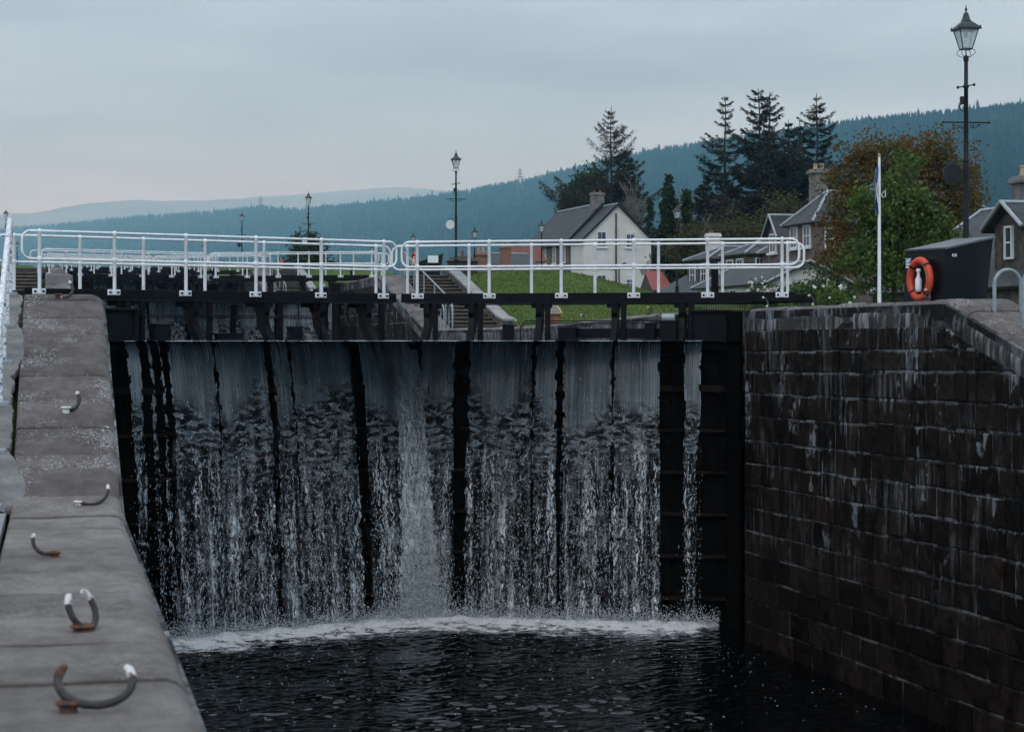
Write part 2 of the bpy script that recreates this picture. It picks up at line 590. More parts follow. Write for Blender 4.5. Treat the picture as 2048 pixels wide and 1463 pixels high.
def m_redstone():
    m, nt, b, out = newmat('red_rubble_stone')
    t = NT(nt)
    p = t.mp(t.pos(), (1.6, 1.6, 2.6))
    vr = t.n('ShaderNodeTexVoronoi', {'Vector': p, 'Scale': 1.6, 'Randomness': 0.9})
    ed = t.n('ShaderNodeTexVoronoi', {'Vector': p, 'Scale': 1.6, 'Randomness': 0.9}, feature='DISTANCE_TO_EDGE').outputs['Distance']
    hue = t.sep(vr.outputs['Color'])[0]
    col = t.mix(t.mr(hue, 0, 1), (0.13, 0.06, 0.048), (0.15, 0.125, 0.115))
    col = t.mix(t.mr(t.noise(p, 3, 4), 0.35, 0.7, 0, 0.5), col, (0.08, 0.06, 0.05))
    col = t.mix(t.mr(ed, 0.02, 0.07, 0.8, 0), col, (0.19, 0.165, 0.15))
    t.set(b, 'Base Color', col)
    t.set(b, 'Roughness', 0.9)
    t.set(b, 'Normal', t.bump(t.mr(ed, 0, 0.1), 0.5, 0.03))
    return m
M['redstone'] = m_redstone()

def m_coping(pale=False):
    """worn sandstone coping: brown grey, lichen dots, moss, pale scuffs"""
    m, nt, b, out = newmat('pale_coping_stone' if pale else 'worn_coping_stone')
    t = NT(nt)
    p = t.pos()
    big = t.noise(p, 0.8, 5, 0.6)
    mid = t.noise(t.mp(p, (1, 0.6, 1)), 5.0, 6, 0.65)
    fine = t.noise(p, 60.0, 4, 0.6)
    col = t.mix(t.mr(big, 0.3, 0.7), (0.066, 0.050, 0.045), (0.122, 0.100, 0.090))
    if pale:
        col = t.mix(t.mr(big, 0.3, 0.7), (0.118, 0.100, 0.086), (0.215, 0.192, 0.172))
        stk = t.noise(t.mp(p, (0.7, 7.0, 1), (3, 3, 3)), 1.6, 5, 0.7)
        col = t.mix(t.mr(stk, 0.52, 0.72, 0, 0.6), col, (0.085, 0.066, 0.055))
        col = t.mix(t.mr(stk, 0.42, 0.30, 0, 0.35), col, (0.33, 0.32, 0.31))
    col = t.mix(t.mr(mid, 0.4, 0.75, 0, 0.7 if not pale else 0.35), col, (0.060, 0.045, 0.044))
    col = t.mix(t.mr(fine, 0.3, 0.7, 0, 0.45), col, (0.05, 0.044, 0.043))
    k = t.mr(t.rnd(), 0, 1, 0.82, 1.16, smooth=False)
    col = t.mix(1.0, col, k, 'MULTIPLY')
    # lichen dots
    wob = t.n('ShaderNodeVectorMath', {0: p, 1: t.n('ShaderNodeTexNoise', {'Vector': p, 'Scale': 9.0, 'Detail': 3.0}).outputs['Color']}, operation='ADD').outputs[0]
    d = t.vor(t.mp(wob, (1, 0.8, 1)), 10.0)
    patch = t.noise(p, 1.1, 3)
    thr = t.mr(patch, 0.36, 0.66, 0.08, 0.40)
    dots = t.mr(t.ma('SUBTRACT', thr, d), 0.0, 0.05, 0, 0.95 if not pale else 0.3)
    col = t.mix(dots, col, (0.40, 0.405, 0.395))
    d2 = t.vor(t.mp(wob, (1, 0.8, 1), (3, 7, 1)), 4.5)
    patch2 = t.noise(t.mp(p, (1, 1, 1), (5, 2, 9)), 0.9, 3)
    dots2 = t.mr(t.ma('SUBTRACT', t.mr(patch2, 0.5, 0.8, 0.02, 0.22), d2), 0.0, 0.04, 0, 0.55)
    col = t.mix(dots2, col, (0.30, 0.29, 0.28))
    # rust and moss
    col = t.mix(t.mr(t.noise(t.mp(p, (1, 1, 1), (11, 4, 2)), 2.2, 4), 0.68, 0.78, 0, 0.45), col, (0.12, 0.062, 0.035))
    col = t.mix(t.mr(t.noise(t.mp(p, (1, 1, 1), (1, 14, 2)), 3.0, 4), 0.70, 0.78, 0, 0.55), col, (0.035, 0.033, 0.015))
    # vertical wash of efflorescence on the upright face under the nosing
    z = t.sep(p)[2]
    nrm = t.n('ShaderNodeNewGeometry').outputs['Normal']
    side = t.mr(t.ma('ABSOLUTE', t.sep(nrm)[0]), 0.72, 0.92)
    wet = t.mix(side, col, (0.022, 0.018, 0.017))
    st = t.noise(t.mp(p, (1, 5.5, 1.1)), 1.0, 5, 0.65)
    ptch = t.noise(t.mp(p, (1, 1, 1)), 0.55, 2)
    sm = t.ma('MULTIPLY', t.mr(st, 0.47, 0.60), t.mr(ptch, 0.36, 0.55))
    wet = t.mix(t.ma('MULTIPLY', sm, side), wet, (0.235, 0.24, 0.245))
    t.set(b, 'Base Color', wet)
    t.set(b, 'Roughness', t.mr(mid, 0.3, 0.7, 0.5, 0.8))
    t.set(b, 'Specular IOR Level', 0.3)
    h = t.ma('ADD', t.ma('MULTIPLY', mid, 0.7), t.ma('MULTIPLY', fine, 0.4))
    t.set(b, 'Normal', t.bump(h, 0.8, 0.022))
    return m
M['coping'] = m_coping()
M['copingpale'] = m_coping(True)

def m_wallstone(mortar=False):
    """wet dark lock masonry with white lime runs and a few rust runs"""
    m, nt, b, out = newmat('lock_mortar' if mortar else 'wet_lock_stone')
    t = NT(nt)
    p = t.pos()
    x, y, z = t.sep(p)
    big = t.noise(p, 0.7, 4)
    mid = t.noise(t.mp(p, (1, 1, 0.7)), 4.0, 6, 0.65)
    fine = t.noise(p, 45, 4)
    if mortar:
        col = t.mix(t.mr(t.ma('ADD', mid, t.ma('MULTIPLY', t.ma('SUBTRACT', big, 0.5), 0.8)), 0.44, 0.66), (0.010, 0.009, 0.009), (0.13, 0.135, 0.142))
    else:
        col = t.mix(t.mr(mid, 0.3, 0.7), (0.0036, 0.0026, 0.0021), (0.0215, 0.0140, 0.0102))
        k = t.mr(t.rnd(), 0, 1, 0.4, 1.9, smooth=False)
        col = t.mix(1.0, col, k, 'MULTIPLY')
        col = t.mix(t.mr(fine, 0.35, 0.7, 0, 0.6), col, (0.005, 0.004, 0.004))
    # lime: streaks drawn down, gathered in patches
    s1 = t.noise(t.mp(p, (1, 7.0, 0.55)), 1.0, 5, 0.7)
    g1 = t.noise(t.mp(p, (1, 1.0, 1.5), (0, 3.1, 1.7)), 0.62, 3)
    lim = t.ma('MULTIPLY', t.mr(s1, 0.50, 0.60), t.mr(g1, 0.48, 0.60))
    s2 = t.noise(t.mp(p, (1, 2.2, 1.3), (2, 9, 4)), 1.6, 6, 0.75)
    lim2 = t.ma('MULTIPLY', t.mr(s2, 0.58, 0.66), t.mr(g1, 0.42, 0.6, 0, 0.8))
    lim = t.ma('MAXIMUM', lim, lim2)
    s3 = t.noise(t.mp(p, (1, 14.0, 0.35), (0, 5, 8)), 1.0, 3, 0.6)
    lim = t.ma('MAXIMUM', lim, t.mr(s3, 0.66, 0.74, 0, 0.6))
    if not mortar:
        dp = t.n('ShaderNodeAttribute', attribute_name='drop').outputs['Fac']
        g2 = t.noise(t.mp(p, (1, 0.9, 1.1), (0, 8.3, 2.2)), 0.7, 4, 0.6)
        rag = t.noise(t.mp(p, (1, 16, 4)), 1.0, 4, 0.7)
        ln = t.noise(t.mp(p, (1, 5.0, 0.4), (3, 1, 7)), 1.0, 4, 0.75)
        reach = t.ma('ADD', t.mr(ln, 0.50, 0.74, -0.03, 0.44), t.mr(rag, 0.3, 0.7, -0.05, 0.05))
        reach = t.ma('MULTIPLY', reach, t.mr(g2, 0.54, 0.60, 0, 1.15))
        drip = t.mr(t.ma('SUBTRACT', reach, dp), 0.0, 0.035)
        edge_ = t.ma('MULTIPLY', t.mr(dp, 0.045, 0.01), t.mr(rag, 0.42, 0.55))
        edge_ = t.ma('MULTIPLY', edge_, t.mr(g2, 0.50, 0.58))
        thin = t.mr(t.noise(t.mp(p, (1, 30, 9)), 1.0, 3, 0.7), 0.32, 0.56, 0.25, 1.0)
        pt = t.noise(t.mp(p, (1, 1.5, 1.2), (6, 2.5, 4.4)), 1.0, 6, 0.72)
        lim = t.ma('MAXIMUM', t.ma('MULTIPLY', lim, 0.34), t.ma('MULTIPLY', t.mr(pt, 0.60, 0.66), t.mr(rag, 0.36, 0.52, 0.3, 1.0)))
        lim = t.ma('MAXIMUM', lim, t.ma('MULTIPLY', t.ma('MAXIMUM', drip, edge_), thin))
    low = t.mr(z, -4.6, -2.4)                                        # lime stops at the usual low water line
    lim = t.ma('MULTIPLY', lim, low)
    col = t.mix(t.ma('MULTIPLY', lim, 0.95 if mortar else 0.8), col, (0.24, 0.255, 0.27))
    s4 = t.noise(t.mp(p, (1, 9.0, 0.4), (4, 1, 3)), 1.0, 3)
    col = t.mix(t.mr(s4, 0.68, 0.74, 0, 0.55), col, (0.075, 0.032, 0.014))
    t.set(b, 'Base Color', col)
    t.set(b, 'Roughness', t.mr(mid, 0.3, 0.7, 0.45, 0.75))
    t.set(b, 'Specular IOR Level', 0.05)
    t.set(b, 'Normal', t.bump(t.ma('ADD', mid, t.ma('MULTIPLY', fine, 0.4)), 0.6, 0.03))
    return m
M['wallstone'] = m_wallstone()
M['mortar'] = m_wallstone(True)

def m_grass():
    m, nt, b, out = newmat('mown_grass')
    t = NT(nt)
    p = t.pos()
    a = t.noise(p, 0.45, 5, 0.6)
    c = t.noise(p, 6.0, 5, 0.7)
    col = t.mix(t.mr(a, 0.3, 0.7), (0.056, 0.098, 0.018), (0.088, 0.126, 0.028))
    col = t.mix(t.mr(c, 0.4, 0.7, 0, 0.7), col, (0.028, 0.042, 0.010))
    col = t.mix(t.mr(t.noise(p, 1.7, 3), 0.62, 0.72, 0, 0.5), col, (0.085, 0.078, 0.03))
    t.set(b, 'Base Color', col)
    t.set(b, 'Roughness', 0.9)
    t.set(b, 'Specular IOR Level', 0.1)
    t.set(b, 'Normal', t.bump(t.noise(p, 14, 4, 0.7), 0.8, 0.06))
    return m
M['grass'] = m_grass()

def m_concrete():
    m, nt, b, out = newmat('grey_patch_concrete')
    t = NT(nt)
    p = t.pos()
    a = t.noise(p, 2.2, 5, 0.65)
    c = t.noise(t.mp(p, (1, 2.5, 1)), 14, 4, 0.6)
    col = t.mix(t.mr(a, 0.3, 0.7), (0.10, 0.10, 0.10), (0.24, 0.225, 0.205))
    col = t.mix(t.mr(c, 0.35, 0.65, 0, 0.5), col, (0.085, 0.09, 0.095))
    t.set(b, 'Base Color', col)
    t.set(b, 'Roughness', 0.85)
    t.set(b, 'Normal', t.bump(c, 0.5, 0.02))
    return m
M['concrete'] = m_concrete()

# ------------------------------------------------------------------ terrain
def H_right(x, y):
    p = P(y)
    g = G(y)
    a = ss(20.2, 27.5, x)
    h = p * (1 - a) + g * a
    if x < 15.75:
        h -= 0.32                                    # bed of the path and the stairs
    else:
        h += 0.10 * pn(x * 0.3, y * 0.3) * ss(16.5, 19, x) + 0.25 * ss(16, 18.5, x) * ss(2.0, 2.6, p)
    return h - 0.03
def H_left(x, y):
    p = P(y)
    a = ss(-3.0, -12, x)
    h = p - 0.03 + 0.0 * a
    if x > -3.2:
        h -= 0.30
    return h - 0.03
def terrain(name, xs, ys, fn, mat, label):
    vs = [(x, y, fn(x, y)) for x in xs for y in ys]
    o = np_mesh(name, vs, grid_faces(len(xs), len(ys)), mat, smooth=True)
    return tag(o, label, None, None, 'structure')
ys_ = [-40, -10] + list(np.arange(0, 150, 0.75)) + list(np.arange(150, 340, 2.0)) + [360, 420, 600, 900, 1400]
xs_r = [13.86, 14.8, 15.72, 15.78] + list(np.arange(16.2, 30, 0.5)) + [31, 33, 36, 40, 46, 54, 70, 100, 160, 300, 700]
terrain('ground', xs_r, ys_, H_right, M['grass'], 'grassed bank and village ground right of the canal')
xs_l = [-700, -300, -100, -40, -20, -12, -8, -6, -5, -4.2, -3.6, -3.25, -3.15, -2, -0.38]
terrain('ground', xs_l, ys_, H_left, M['grass'], 'grass bank left of the canal')
mb = MB()
mb.quad((-14000, -300, -9), (16000, -300, -9), (16000, 16000, -9), (-14000, 16000, -9))
tag(mb.build('ground', M['grass']), 'valley floor reaching to the horizon', None, None, 'structure')

# ------------------------------------------------------------------ lock walls
rng = random.Random(7)
def coping_stone(parent, side, y0, y1, name='coping_stone', rr=0.24, tilt=0.0):
    face = XL if side < 0 else XR
    prof = [(0.0, -0.42), (0.0, -rr)]
    for k in range(1, 7):
        a = math.pi / 2 * k / 6
        prof.append((rr - rr * math.cos(a), -rr + rr * math.sin(a)))
    prof += [(0.45, 0.0), (0.7, 0.0), (COPW - 0.02, 0.0), (COPW, -0.02), (COPW, -0.32)]
    c = 0.007
    g = 0.010
    yy = [y0 + g, y0 + g + c]
    n = max(2, int((y1 - y0) / 0.35))
    for k in range(1, n):
        yy.append(y0 + (y1 - y0) * k / n)
    for q in (CREST, TOE):
        if y0 + 0.1 < q < y1 - 0.1:
            yy.append(q)
    yy += [y1 - g - c, y1 - g]
    yy.sort()
    sd = rng.random() * 50
    lift = rng.uniform(-0.012, 0.010)
    push = rng.uniform(-0.012, 0.012)
    vs, fs = [], []
    m_ = len(prof)
    for i, y in enumerate(yy):
        e = c if i in (0, len(yy) - 1) else 0.0
        b = P(y) + lift
        for j, (w_, dz) in enumerate(prof):
            nz = 0.014 * pn(w_ * 2.2 + sd, y * 2.0, 1.3) + 0.006 * pn(w_ * 8 + sd, y * 8, 4)
            ww = w_ + push * (1 if j < 9 else 0)
            if j < 8:
                ww += 0.012 * pn(y * 1.1 + sd, dz * 3, 8.0)
            ww += e if j < 5 else 0
            x = face - ww if side < 0 else face + ww
            vs.append((x, y, b + dz + nz - (e if 2 < j < 12 else 0)))
    for i in range(len(yy) - 1):
        for j in range(m_ - 1):
            q = (i * m_ + j, i * m_ + j + 1, (i + 1) * m_ + j + 1, (i + 1) * m_ + j)
            fs.append(q if side < 0 else q[::-1])
    for i, rev in ((0, True), (len(yy) - 1, False)):
        q = tuple(i * m_ + j for j in range(m_))
        fs.append(q[::-1] if rev != (side < 0) else q)
    mb = MB()
    mb.add(vs, fs)
    o = mb.build(name, M['copingpale'] if (side < 0 and y1 < 19.8) else M['coping'], parent, smooth='auto')
    return o
def wall_core(parent, side, ya, yb, zbot, name='wall_core', mat=None, inset=0.006):
    ys = [ya] + [y for y in np.arange(math.ceil(ya), yb, 1.5)] + [yb]
    for q in (CREST, TOE):
        if ya < q < yb: ys.append(q)
    ys.sort()
    poly = [(0, y, P(y) - 0.07) for y in ys] + [(0, yb, zbot), (0, ya, zbot)]
    face = XL - inset if side < 0 else XR + inset
    off = -(COPW - 0.06) if side < 0 else (COPW - 0.06)
    mb = MB()
    mb.prism([(face, y, z) for _, y, z in poly], (off, 0, 0))
    return mb.build(name, mat or M['mortar'], parent)
def face_stones(parent, ya, yb, courses, tilt=0.012, wmin=0.34, wmax=0.78, y_ref=38.0, stag=0.0, join=None):
    """bevelled wall blocks on the right wall face (x = XR)"""
    n = 0
    for ci in range(len(courses) - 1):
        zt, zb = courses[ci], courses[ci + 1]
        off_ = (0.5 + 0.5 * math.sin(ci * 2.4)) * abs(stag)
        y = ya + rng.uniform(-0.4, 0.0)
        ya_c, yb_c = ya, yb
        if stag > 0: ya_c = ya + off_; y = ya_c
        if stag < 0: yb_c = yb + off_
        while y < yb_c:
            wd = rng.uniform(wmin, wmax)
            y2 = min(y + wd, yb_c)
            if yb_c - y2 < 0.25: y2 = yb_c
            g = rng.uniform(0.010, 0.015)
            sk = rng.uniform(-0.03, 0.03)
            jt, jb = rng.uniform(-0.02, 0.02), rng.uniform(-0.012, 0.012)
            def zz(z, yy): return z + tilt * (y_ref - yy)
            def topc(yy): return min(zz(zt + jt, yy), P(yy) - 0.40)
            a, b_ = max(y, ya_c) + g, y2 - g
            bl, br_ = zz(zb, a) + g, zz(zb, b_) + g
            tl, tr = topc(a) - g, topc(b_) - g
            y = y2
            if b_ - a < 0.06 or (tl - bl) < 0.04 and (tr - br_) < 0.04:
                continue
            tl, tr = max(tl, bl + 0.02), max(tr, br_ + 0.02)
            pr = rng.uniform(0.0, 0.014)
            ch = 0.022
            vs, fs = [], []
            # back ring, chamfer ring, front grid
            def P2(s_, t_, x):
                yy = a + (b_ - a) * s_ + sk * (t_ - 0.5) * (1 if 0 < s_ < 1 else 0.35)
                lo = bl + (br_ - bl) * s_
                hi = tl + (tr - tl) * s_
                return (x, yy, lo + (hi - lo) * t_)
            k = 4
            sx = min(0.3, ch / max(b_ - a, 0.05))
            sz = min(0.3, ch / max(max(tl - bl, tr - br_), 0.05))
            ring_b = [P2(s_, t_, XR + 0.05) for s_, t_ in ((0, 0), (1, 0), (1, 1), (0, 1))]
            ring_c = [P2(s_, t_, XR + 0.010 - pr) for s_, t_ in ((0, 0), (1, 0), (1, 1), (0, 1))]
            vs += ring_b + ring_c
            for i in range(4):
                j = (i + 1) % 4
                fs.append((i, 4 + i, 4 + j, j))
            base = len(vs)
            for i in range(k):
                for j in range(k):
                    s_ = sx + (1 - 2 * sx) * i / (k - 1)
                    t_ = sz + (1 - 2 * sz) * j / (k - 1)
                    q = P2(s_, t_, XR - pr - 0.003 + rng.uniform(-0.008, 0.008))
                    vs.append((q[0], q[1] + rng.uniform(-0.006, 0.006), q[2] + rng.uniform(-0.006, 0.006)))
            for i in range(k - 1):
                for j in range(k - 1):
                    fs.append((base + i * k + j, base + i * k + j + 1, base + (i + 1) * k + j + 1, base + (i + 1) * k + j))
            bot = [base + i * k for i in range(k)]
            top = [base + i * k + k - 1 for i in range(k)]
            lef = [base + j for j in range(k)]
            rig = [base + (k - 1) * k + j for j in range(k)]
            fs.append(tuple([4, *bot, 5]))
            fs.append(tuple([7, 6, *top[::-1]])[::-1])
            fs.append(tuple([4, 7, *lef[::-1]]))
            fs.append(tuple([5, *rig, 6]))
            mb = MB()
            mb.add(vs, fs)
            if join is not None:
                join[0].add(vs, fs)
                join[1].extend(zz(zt, q_[1]) - g - q_[2] for q_ in vs)
                continue
            so = mb.build('stone', M['wallstone'], parent, smooth=False)
            at_ = so.data.attributes.new('drop', 'FLOAT', 'POINT')
            at_.data.foreach_set('value', [zz(zt, q_[1]) - g - q_[2] for q_ in vs])
            n += 1
    return n

# right wall of the lower chamber, with every block its own piece
wr = thing('lock_wall', 'tall dark wet masonry lock wall at right with white lime streaks and rounded coping', 'lock wall', (XR + 0.5, 30, WLOW))
wall_core(wr, 1, 2, 36.15, -7.2)
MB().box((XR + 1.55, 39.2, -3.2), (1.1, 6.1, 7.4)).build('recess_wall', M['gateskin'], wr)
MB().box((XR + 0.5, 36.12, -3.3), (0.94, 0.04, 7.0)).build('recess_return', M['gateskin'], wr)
COURSES = [0.12, -0.29, -0.665, -1.07, -1.50, -1.96, -2.38, -2.80, -3.24, -3.68, -4.10, -4.54, -4.98, -5.42, -5.9]
nst = face_stones(wr, 29.4, 36.13, COURSES[:10], wmin=0.27, wmax=0.60, stag=0.9)
C2 = [0.12, -0.29, -0.62, -1.07, -1.46, -1.96, -2.36, -2.80, -3.22, -3.68]
nst += face_stones(wr, 24.6, 29.4, C2, wmin=0.30, wmax=0.66, stag=-0.9)
nst += face_stones(wr, 24.6, 36.13, COURSES[9:], wmin=0.6, wmax=1.1)
jb_ = (MB(), [])
face_stones(wr, 6.0, 24.6, COURSES, wmin=0.5, wmax=1.1, join=jb_)
so = jb_[0].build('masonry', M['wallstone'], wr)
so.data.attributes.new('drop', 'FLOAT', 'POINT').data.foreach_set('value', jb_[1])
so['kind'] = 'stuff'
y = 5.0
while y < 36.1:
    d = rng.uniform(0.95, 1.45)
    y2 = min(36.15, y + d)
    if 36.15 - y2 < 0.4: y2 = 36.15
    coping_stone(wr, 1, y, y2, rr=0.26)
    y = y2
# left wall of the lower chamber
wl = thing('lock_wall', 'foreground lock wall at left with worn coping stones sloping up to the gate', 'lock wall', (XL - 0.5, 15, WLOW))
wall_core(wl, -1, -6, 38.6, -7.2)
y = 2.0
JL = [27.15, 26.3, 25.55, 24.45, 23.7, 22.75, 21.85, 21.0, 19.75, 18.75, 17.6, 16.1, 15.1, 14.3, 13.1, 11.9, 10.9, 9.75, 8.6, 7.4, 6.2, 5.0, 3.8, 2.6]
for a_, b_ in zip(JL[1:], JL[:-1]):
    coping_stone(wl, -1, a_, b_, rr=0.15)
yy = 27.15
while yy < 38.4:
    y2 = min(38.6, yy + rng.uniform(1.0, 1.5))
    coping_stone(wl, -1, yy, y2, rr=0.2)
    yy = y2
# walls of the upper chambers
for k, (nm_r, nm_l) in enumerate((('dark masonry wall of the second lock, right side, seen under the gate walkway', 'coping stones of the second lock, left side, behind the gate'),
                                  ('masonry wall of the third lock, right side, far behind the second gate', 'coping stones of the third lock, left side, far behind the gates'),
                                  ('wall of the farthest lock chamber, right side', 'wall of the farthest lock chamber, left side'))):
    ya, yb = 38.6 + k * PER, 38.6 + (k + 1) * PER
    for side, lab in ((1, nm_r), (-1, nm_l)):
        wt = thing('lock_wall', lab, 'lock wall', ((XR + 0.5) if side > 0 else XL - 0.5, ya, WUP + k * RISE - 0.5))
        wall_core(wt, side, ya, yb, WUP + k * RISE - 1.0)
        y = ya
        while y < yb - 0.3:
            y2 = min(yb, y + rng.uniform(1.3, 1.9) * (1 + 0.5 * k))
            if yb - y2 < 0.6: y2 = yb
            coping_stone(wt, side, y, y2)
            y = y2
        if side > 0 and k < 2:
            zs = [P(yb - 1) - 0.3 - 0.42 * i for i in range(5)]
            face_stones(wt, yb - 23, yb, zs + [WUP + k * RISE - 0.3], 0.0, 0.6, 1.2)

# paving and concrete behind the foreground coping
pv = tag(MB().box((-0.62, 10.0, ZLOW - 0.09), (0.1, 0.1, 0.1)).build('path', M['path']), 'narrow paved strip behind the foreground coping', None, None, 'structure')
y = 2.0
while y < TOE - 0.1:
    y2 = min(TOE + 0.05, y + rng.uniform(0.7, 1.1))
    for xa, xb in ((-1.02, -0.452), (-1.62, -1.04), (-2.25, -1.64)):
        mb = MB()
        mb.bevbox(((xa + xb) / 2, (y + y2) / 2, ZLOW - 0.06 + rng.uniform(-0.006, 0.004)), (xb - xa - 0.012, y2 - y - 0.012, 0.11), 0.008)
        mb.build('paving_slab', M['slabgrey'], pv)
    y = y2
vs, fs = [], []
ny = 130
edge = []
for i in range(ny + 1):
    y = TOE - 0.05 + (CREST + 0.3 - TOE) * i / ny
    saw = 0.0
    xe = -0.46 + 0.26 * max(-0.1, pn(y * 0.75, 3.3) + 0.18) + 0.07 * pn(y * 3.1, 1.1) + 0.03 * pn(y * 11, 6.1)
    if i < 4: xe = -0.47
    prof = ((-1.9, -0.02), (-1.2, -0.012), (-0.8, 0.0), ((-0.8 + xe) / 2, 0.012), (xe - 0.03, 0.016), (xe, 0.004), (xe, -0.08))
    for x, dz in prof:
        vs.append((x, y, P(y) + dz + 0.008 * pn(x * 6, y * 6)))
for i in range(ny):
    for j in range(6):
        fs.append((i * 7 + j, i * 7 + j + 1, (i + 1) * 7 + j + 1, (i + 1) * 7 + j))
mbm = MB()
mbm.add(vs, [f[::-1] for f in fs])
tag(mbm.build('concrete_path', M['concrete'], smooth='auto'), 'broken grey concrete patch along the back of the ramped coping', 'path', None, 'structure')

# ------------------------------------------------------------------ water
def m_water(name, deep=(0.003, 0.005, 0.006), bs=0.25):
    m, nt, b, out = newmat(name)
    t = NT(nt)
    p = t.pos()
    t.set(b, 'Base Color', deep)
    t.set(b, 'Roughness', 0.04)
    t.set(b, 'IOR', 1.333)
    t.set(b, 'Specular IOR Level', 0.5)
    n1 = t.noise(t.mp(p, (1, 1.5, 1)), 6.0, 4, 0.6)
    t.set(b, 'Normal', t.bump(n1, bs, 0.06))
    return m
M['lowwater'] = m_water('dark_lock_water', (0.0008, 0.001, 0.0012), bs=0.05)
M['upwater'] = m_water('upper_lock_water', (0.006, 0.008, 0.009), 0.08)

AL = Vector((-0.29, 38.13, 0))            # ends of the gate's front walkway beam: left, middle, right
AC = Vector((6.98, 40.97, 0))
AR = Vector((14.25, 37.88, 0))
class Leaf:
    def __init__(s, a, b, side):
        s.a, s.b, s.side = a, b, side
        s.len = (b - a).length
        s.d = (b - a).normalized()
        s.n = Vector((s.d.y, -s.d.x, 0)) if side < 0 else Vector((-s.d.y, s.d.x, 0))   # downstream
        if s.n.y > 0: s.n = -s.n
    def p(s, q, w_, z):
        v = s.a + s.d * q + s.n * w_
        return Vector((v.x, v.y, z))
    def su(s, u, w_=0.0):
        """distance along the leaf of the point seen in photo column u, w_ in front of the beam line"""
        k = (u - U0) / F
        r = Vector((SN + k * CS, CS - k * SN, 0))
        a = s.a + s.n * w_
        # a + d*q = r*t
        det = -s.d.x * r.y + s.d.y * r.x
        q = (a.x * r.y - a.y * r.x) / det
        return q
LL = Leaf(AL, AC, -1)
LR = Leaf(AR, AC, 1)
LIPW = 0.36                                # the lip stands this far in front of the walkway beam

# lower chamber water: displaced waves
rs = np.random.RandomState(3)
def wave_field(X, Y, comps):
    Z = np.zeros_like(X)
    for (kx, ky, ph, am) in comps:
        s_ = np.sin(kx * X + ky * Y + ph)
        Z += am * (s_ + 0.25 * np.sin(2 * (kx * X + ky * Y + ph) + 1.0))
    return Z
comps = []
for i in range(40):
    lam = 0.13 * (1.19 ** rs.uniform(0, 9))
    th = rs.normal(-1.45, 0.6)
    k = 2 * math.pi / lam
    comps.append((k * math.cos(th), k * math.sin(th), rs.uniform(0, 6.28), 0.0042 * lam ** 0.85))
xs = np.arange(XL - 0.1, XR + 0.15, 0.032)
ysw = np.concatenate([np.arange(-2, 22, 0.25), np.arange(22, 41.4, 0.032)])
Xg, Yg = np.meshgrid(xs, ysw, indexing='ij')
near = 1.0 + 1.2 * np.exp(-((41.0 - 0.39 * np.abs(Xg - 6.98) - Yg) / 3.5).clip(0, 9))
patch = 0.62 + 0.30 * np.sin(Xg * 0.9 + 1.3 * np.sin(Yg * 0.7)) * np.sin(Yg * 1.1 + 0.9 * np.sin(Xg * 0.6)) + 0.22 * np.sin(Xg * 2.3 + Yg * 0.8) * np.sin(Yg * 2.6 - Xg * 0.5)
patch = patch * (1.0 - 0.55 / (1 + np.exp(-(Xg - 10.2) * 1.6)))
Zg = WLOW + wave_field(Xg, Yg, comps) * near * 1.7 * patch
low = np_mesh('water', np.stack([Xg, Yg, Zg], -1).reshape(-1, 3), grid_faces(len(xs), len(ysw)), M['lowwater'], smooth=True)
tag(low, 'dark rippled water of the lower lock chamber', None, None, 'structure')
# upper waters
for k in range(5):
    mb = MB()
    z = WUP + k * RISE
    o_ = Vector((0, k * PER, 0))
    a_, c_, b_ = LL.p(0.6, LIPW - 0.06, z) + o_, Leaf.p(LL, LL.len, LIPW - 0.06, z) + o_, LR.p(0.6, LIPW - 0.06, z) + o_
    yb = AC.y + (k + 1) * PER + 0.4 if k < 4 else AC.y + 5 * PER + 60
    mb.add([(XL - 0.1, a_.y - 0.2, z), a_, (c_.x, c_.y, z), b_, (XR + 0.1, b_.y - 0.2, z), (XR + 0.1, yb, z), (XL - 0.1, yb, z)], [(0, 1, 2, 3, 4, 5, 6)])
    lab = ['still water of the second lock just behind the gate lip', 'water of the third lock behind the second gate', 'water of the fourth lock', 'water of the fifth lock', 'water of the highest lock'][k]
    tag(mb.build('water', M['upwater']), lab, None, None, 'structure')

